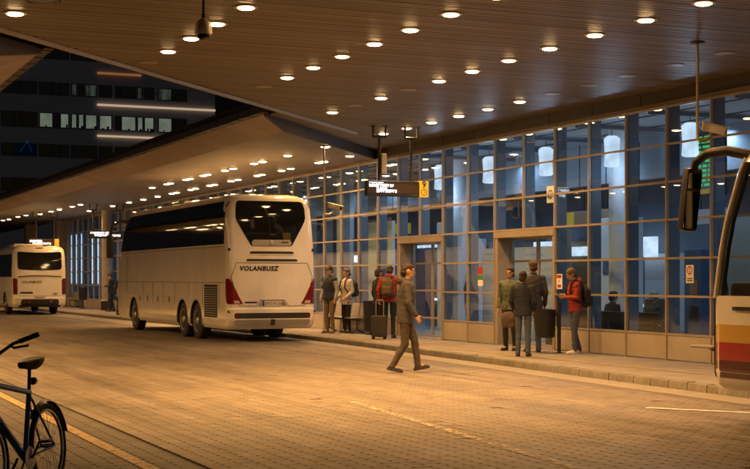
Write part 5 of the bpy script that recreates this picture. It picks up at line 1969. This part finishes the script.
bench('row of metal platform seats behind the people beside the large coach', 37.3, 4)
bench('row of metal seats beside the far litter bin', 76.0, 3)
# round column at the far end of the platform
t = thing('round_column', 'pale round canopy column behind the person in dark clothes', 'column', (*pz(106.5, 68.5), PLAT))
MB().lathe([(0.26, 0), (0.26, 0.5), (0.235, 0.52), (0.235, 4.8), (0.27, 4.86), (0.27, 4.878)], 28).build('shaft', 'base_panel', t, smooth=True)
MB().lathe([(0.265, 0.003), (0.275, 0.003), (0.275, 0.45), (0.265, 0.45)], 28).build('kick_band', 'dark_metal', t, smooth=True)
t = thing('square_pillar', 'beige square canopy pillar beside the smaller coach', 'pillar', (*pz(61.5, 80.0), PLAT))
MB().cbox((-0.3, -0.3, 0), (0.3, 0.3, 4.878), 0.03).build('shaft', 'base_panel', t)
MB().cbox((-0.33, -0.33, 0.0), (0.33, 0.33, 0.2), 0.02).build('plinth', 'slab', t)
t = thing('square_pillar', 'beige square canopy pillar behind the roof of the smaller coach', 'pillar', (*pz(30, 86.0), PLAT))
MB().cbox((-0.3, -0.3, 0), (0.3, 0.3, 4.878), 0.03).build('shaft', 'base_panel', t)
MB().cbox((-0.33, -0.33, 0.0), (0.33, 0.33, 0.2), 0.02).build('plinth', 'slab', t)

# ================================================================== bicycle
BK = thing('bicycle', 'dark blue bicycle with black saddle and mudguard on the dark paving', 'bicycle', (*pz(24.5, 10.57), 0.0))
# local frame: +Y forward, rear axle at y = -0.5, front axle at y = 0.55
WR = 0.335


def bike_wheel(y, steer=0):
    ty = MB()
    ty.ring([[(0.022 * math.cos(R(b)), (WR - 0.022 + 0.022 * math.sin(R(b))) * math.cos(R(a)), (WR - 0.022 + 0.022 * math.sin(R(b))) * math.sin(R(a))) for b in range(0, 360, 45)] for a in range(0, 361, 8)], cap=False)
    w = ty.build('wheel', 'rubber', BK, smooth='all', loc=(0, y, WR))
    rm_ = MB()
    rm_.ring([[(dx, q * math.cos(R(a)), q * math.sin(R(a))) for dx, q in ((-0.011, WR - 0.045), (0.011, WR - 0.045), (0.011, WR - 0.062), (-0.011, WR - 0.062))] for a in range(0, 361, 8)], cap=False)
    rm_.build('rim', 'bike_steel', w, smooth=True)
    sp = MB()
    for i in range(28):
        a = 2 * math.pi * i / 28
        b = a + (0.5 if i % 2 else -0.5)
        s = 0.028 if i % 4 < 2 else -0.028
        sp.tube([(s, 0.02 * math.cos(b), 0.02 * math.sin(b)), (0, (WR - 0.055) * math.cos(a), (WR - 0.055) * math.sin(a))], 0.0014, 4)
    sp.build('spokes', 'bike_steel', w)
    MB().lathe([(0.012, -0.05), (0.018, -0.035), (0.018, 0.035), (0.012, 0.05)], 14, 'x').build('hub', 'bike_steel', w)
    if steer:
        w.rotation_euler = (0, 0, steer)
    return w


rear_w = bike_wheel(-0.5)
front_w = bike_wheel(0.57)
BBp, ST_, HT, HB = (0, -0.06, 0.29), (0, -0.22, 0.78), (0, 0.36, 0.88), (0, 0.42, 0.68)
f = MB()
f.tube([BBp, HB], 0.029, 12)
f.tube([ST_, HT], 0.022, 12)
f.tube([BBp, ST_], 0.02, 12)
f.tube([HB, HT], 0.022, 12)
for s in (-1, 1):
    f.tube([(s * 0.02, -0.06, 0.29), (s * 0.055, -0.5, WR)], 0.010, 8)
    f.tube([(s * 0.012, -0.21, 0.75), (s * 0.055, -0.5, WR)], 0.009, 8)
f.build('frame', 'bike_blue', BK, smooth=True)
k = MB()
for s in (-1, 1):
    k.tube([(s * 0.045, 0.435, 0.64), (s * 0.05, 0.48, 0.5), (s * 0.052, 0.57, WR)], [0.016, 0.015, 0.01], 8)
k.tube([(-0.05, 0.432, 0.655), (0.05, 0.432, 0.655)], 0.02, 8)
k.build('fork', 'bike_black', BK, smooth=True)
MB().tube([ST_, (0, -0.265, 0.98)], 0.014, 10).build('seat_post', 'bike_black', BK)
sd = MB()
secs = []
for y, w, z, d in ((-0.40, 0.03, 1.035, 0.03), (-0.385, 0.08, 1.035, 0.07), (-0.33, 0.092, 1.03, 0.085), (-0.26, 0.068, 1.02, 0.07), (-0.18, 0.036, 1.012, 0.05), (-0.1, 0.025, 1.008, 0.04), (-0.085, 0.012, 1.005, 0.02)):
    secs.append([(w * math.cos(a), y, z + (0.012 if math.sin(a) > 0 else d) * math.sin(a)) for a in [2 * math.pi * i / 14 for i in range(14)]])
sd.ring(secs).build('saddle', 'bike_black', BK, smooth=True)
MB().tube([(0, 0.36, 0.88), (0, 0.335, 1.06), (0, 0.4, 1.1)], 0.016, 10).build('stem', 'bike_black', BK)
hb = MB().tube([(-0.33, 0.31, 1.22), (-0.17, 0.37, 1.17), (-0.06, 0.4, 1.1), (0.06, 0.4, 1.1), (0.17, 0.37, 1.17), (0.33, 0.31, 1.22)], 0.013, 10).build('handlebar', 'bike_black', BK, smooth=True)
for s in (-1, 1):
    MB().tube([(s * 0.21, 0.355, 1.182), (s * 0.345, 0.304, 1.225)], [0.018, 0.02], 10).build('grip', 'rubber', hb, smooth=True)
    MB().tube([(s * 0.15, 0.38, 1.16), (s * 0.2, 0.43, 1.14), (s * 0.3, 0.39, 1.15)], 0.009, 8).build('brake_lever', 'bike_black', hb)
    MB().tube([(s * 0.16, 0.4, 1.15), (s * 0.1, 0.52, 1.08), (s * 0.02, 0.47, 0.85), (0, 0.44, 0.7)], 0.004, 6).build('cable', 'bike_black', hb)
md = MB()
ang = list(range(40, 176, 8))
md.ring([[(x, -0.5 - (WR + 0.025 + dz) * math.cos(R(180 - a)) * -1 * -1, WR + (WR + 0.025 + dz) * math.sin(R(a))) for x, dz in ((-0.03, -0.01), (0, 0.012), (0.03, -0.01), (0, 0.008))] for a in ang])
md.build('mudguard', 'bike_black', BK, smooth=True)
cr = MB().lathe([(0.02, -0.05), (0.09, -0.045), (0.092, -0.04), (0.02, -0.035)], 28, 'x', BBp)
co = cr.build('chainring', 'bike_steel', BK)
for s in (-1, 1):
    MB().tube([(s * 0.06, -0.06, 0.29), (s * 0.075, -0.06 + s * 0.12, 0.29 - s * 0.11)], 0.011, 8).build('crank', 'bike_steel', co)
    y, z = -0.06 + s * 0.12, 0.29 - s * 0.11
    x0, x1 = sorted((s * 0.08, s * 0.17))
    MB().cbox((x0, y - 0.035, z - 0.01), (x1, y + 0.035, z + 0.01), 0.006).build('pedal', 'bike_black', co)
MB().tube([(0.03, -0.12, 0.27), (0.17, -0.17, 0.01)], 0.009, 8).build('kickstand', 'bike_steel', BK)
lk = MB().lathe([(0.02, -0.03), (0.03, -0.03), (0.03, 0.0), (0.02, 0.0)], 12, 'y', (0, -0.3, 0.86)).build('rear_light', 'tail_red', BK)
BK.rotation_euler = (0, R(4.5), turn(TOWARDS + 10))
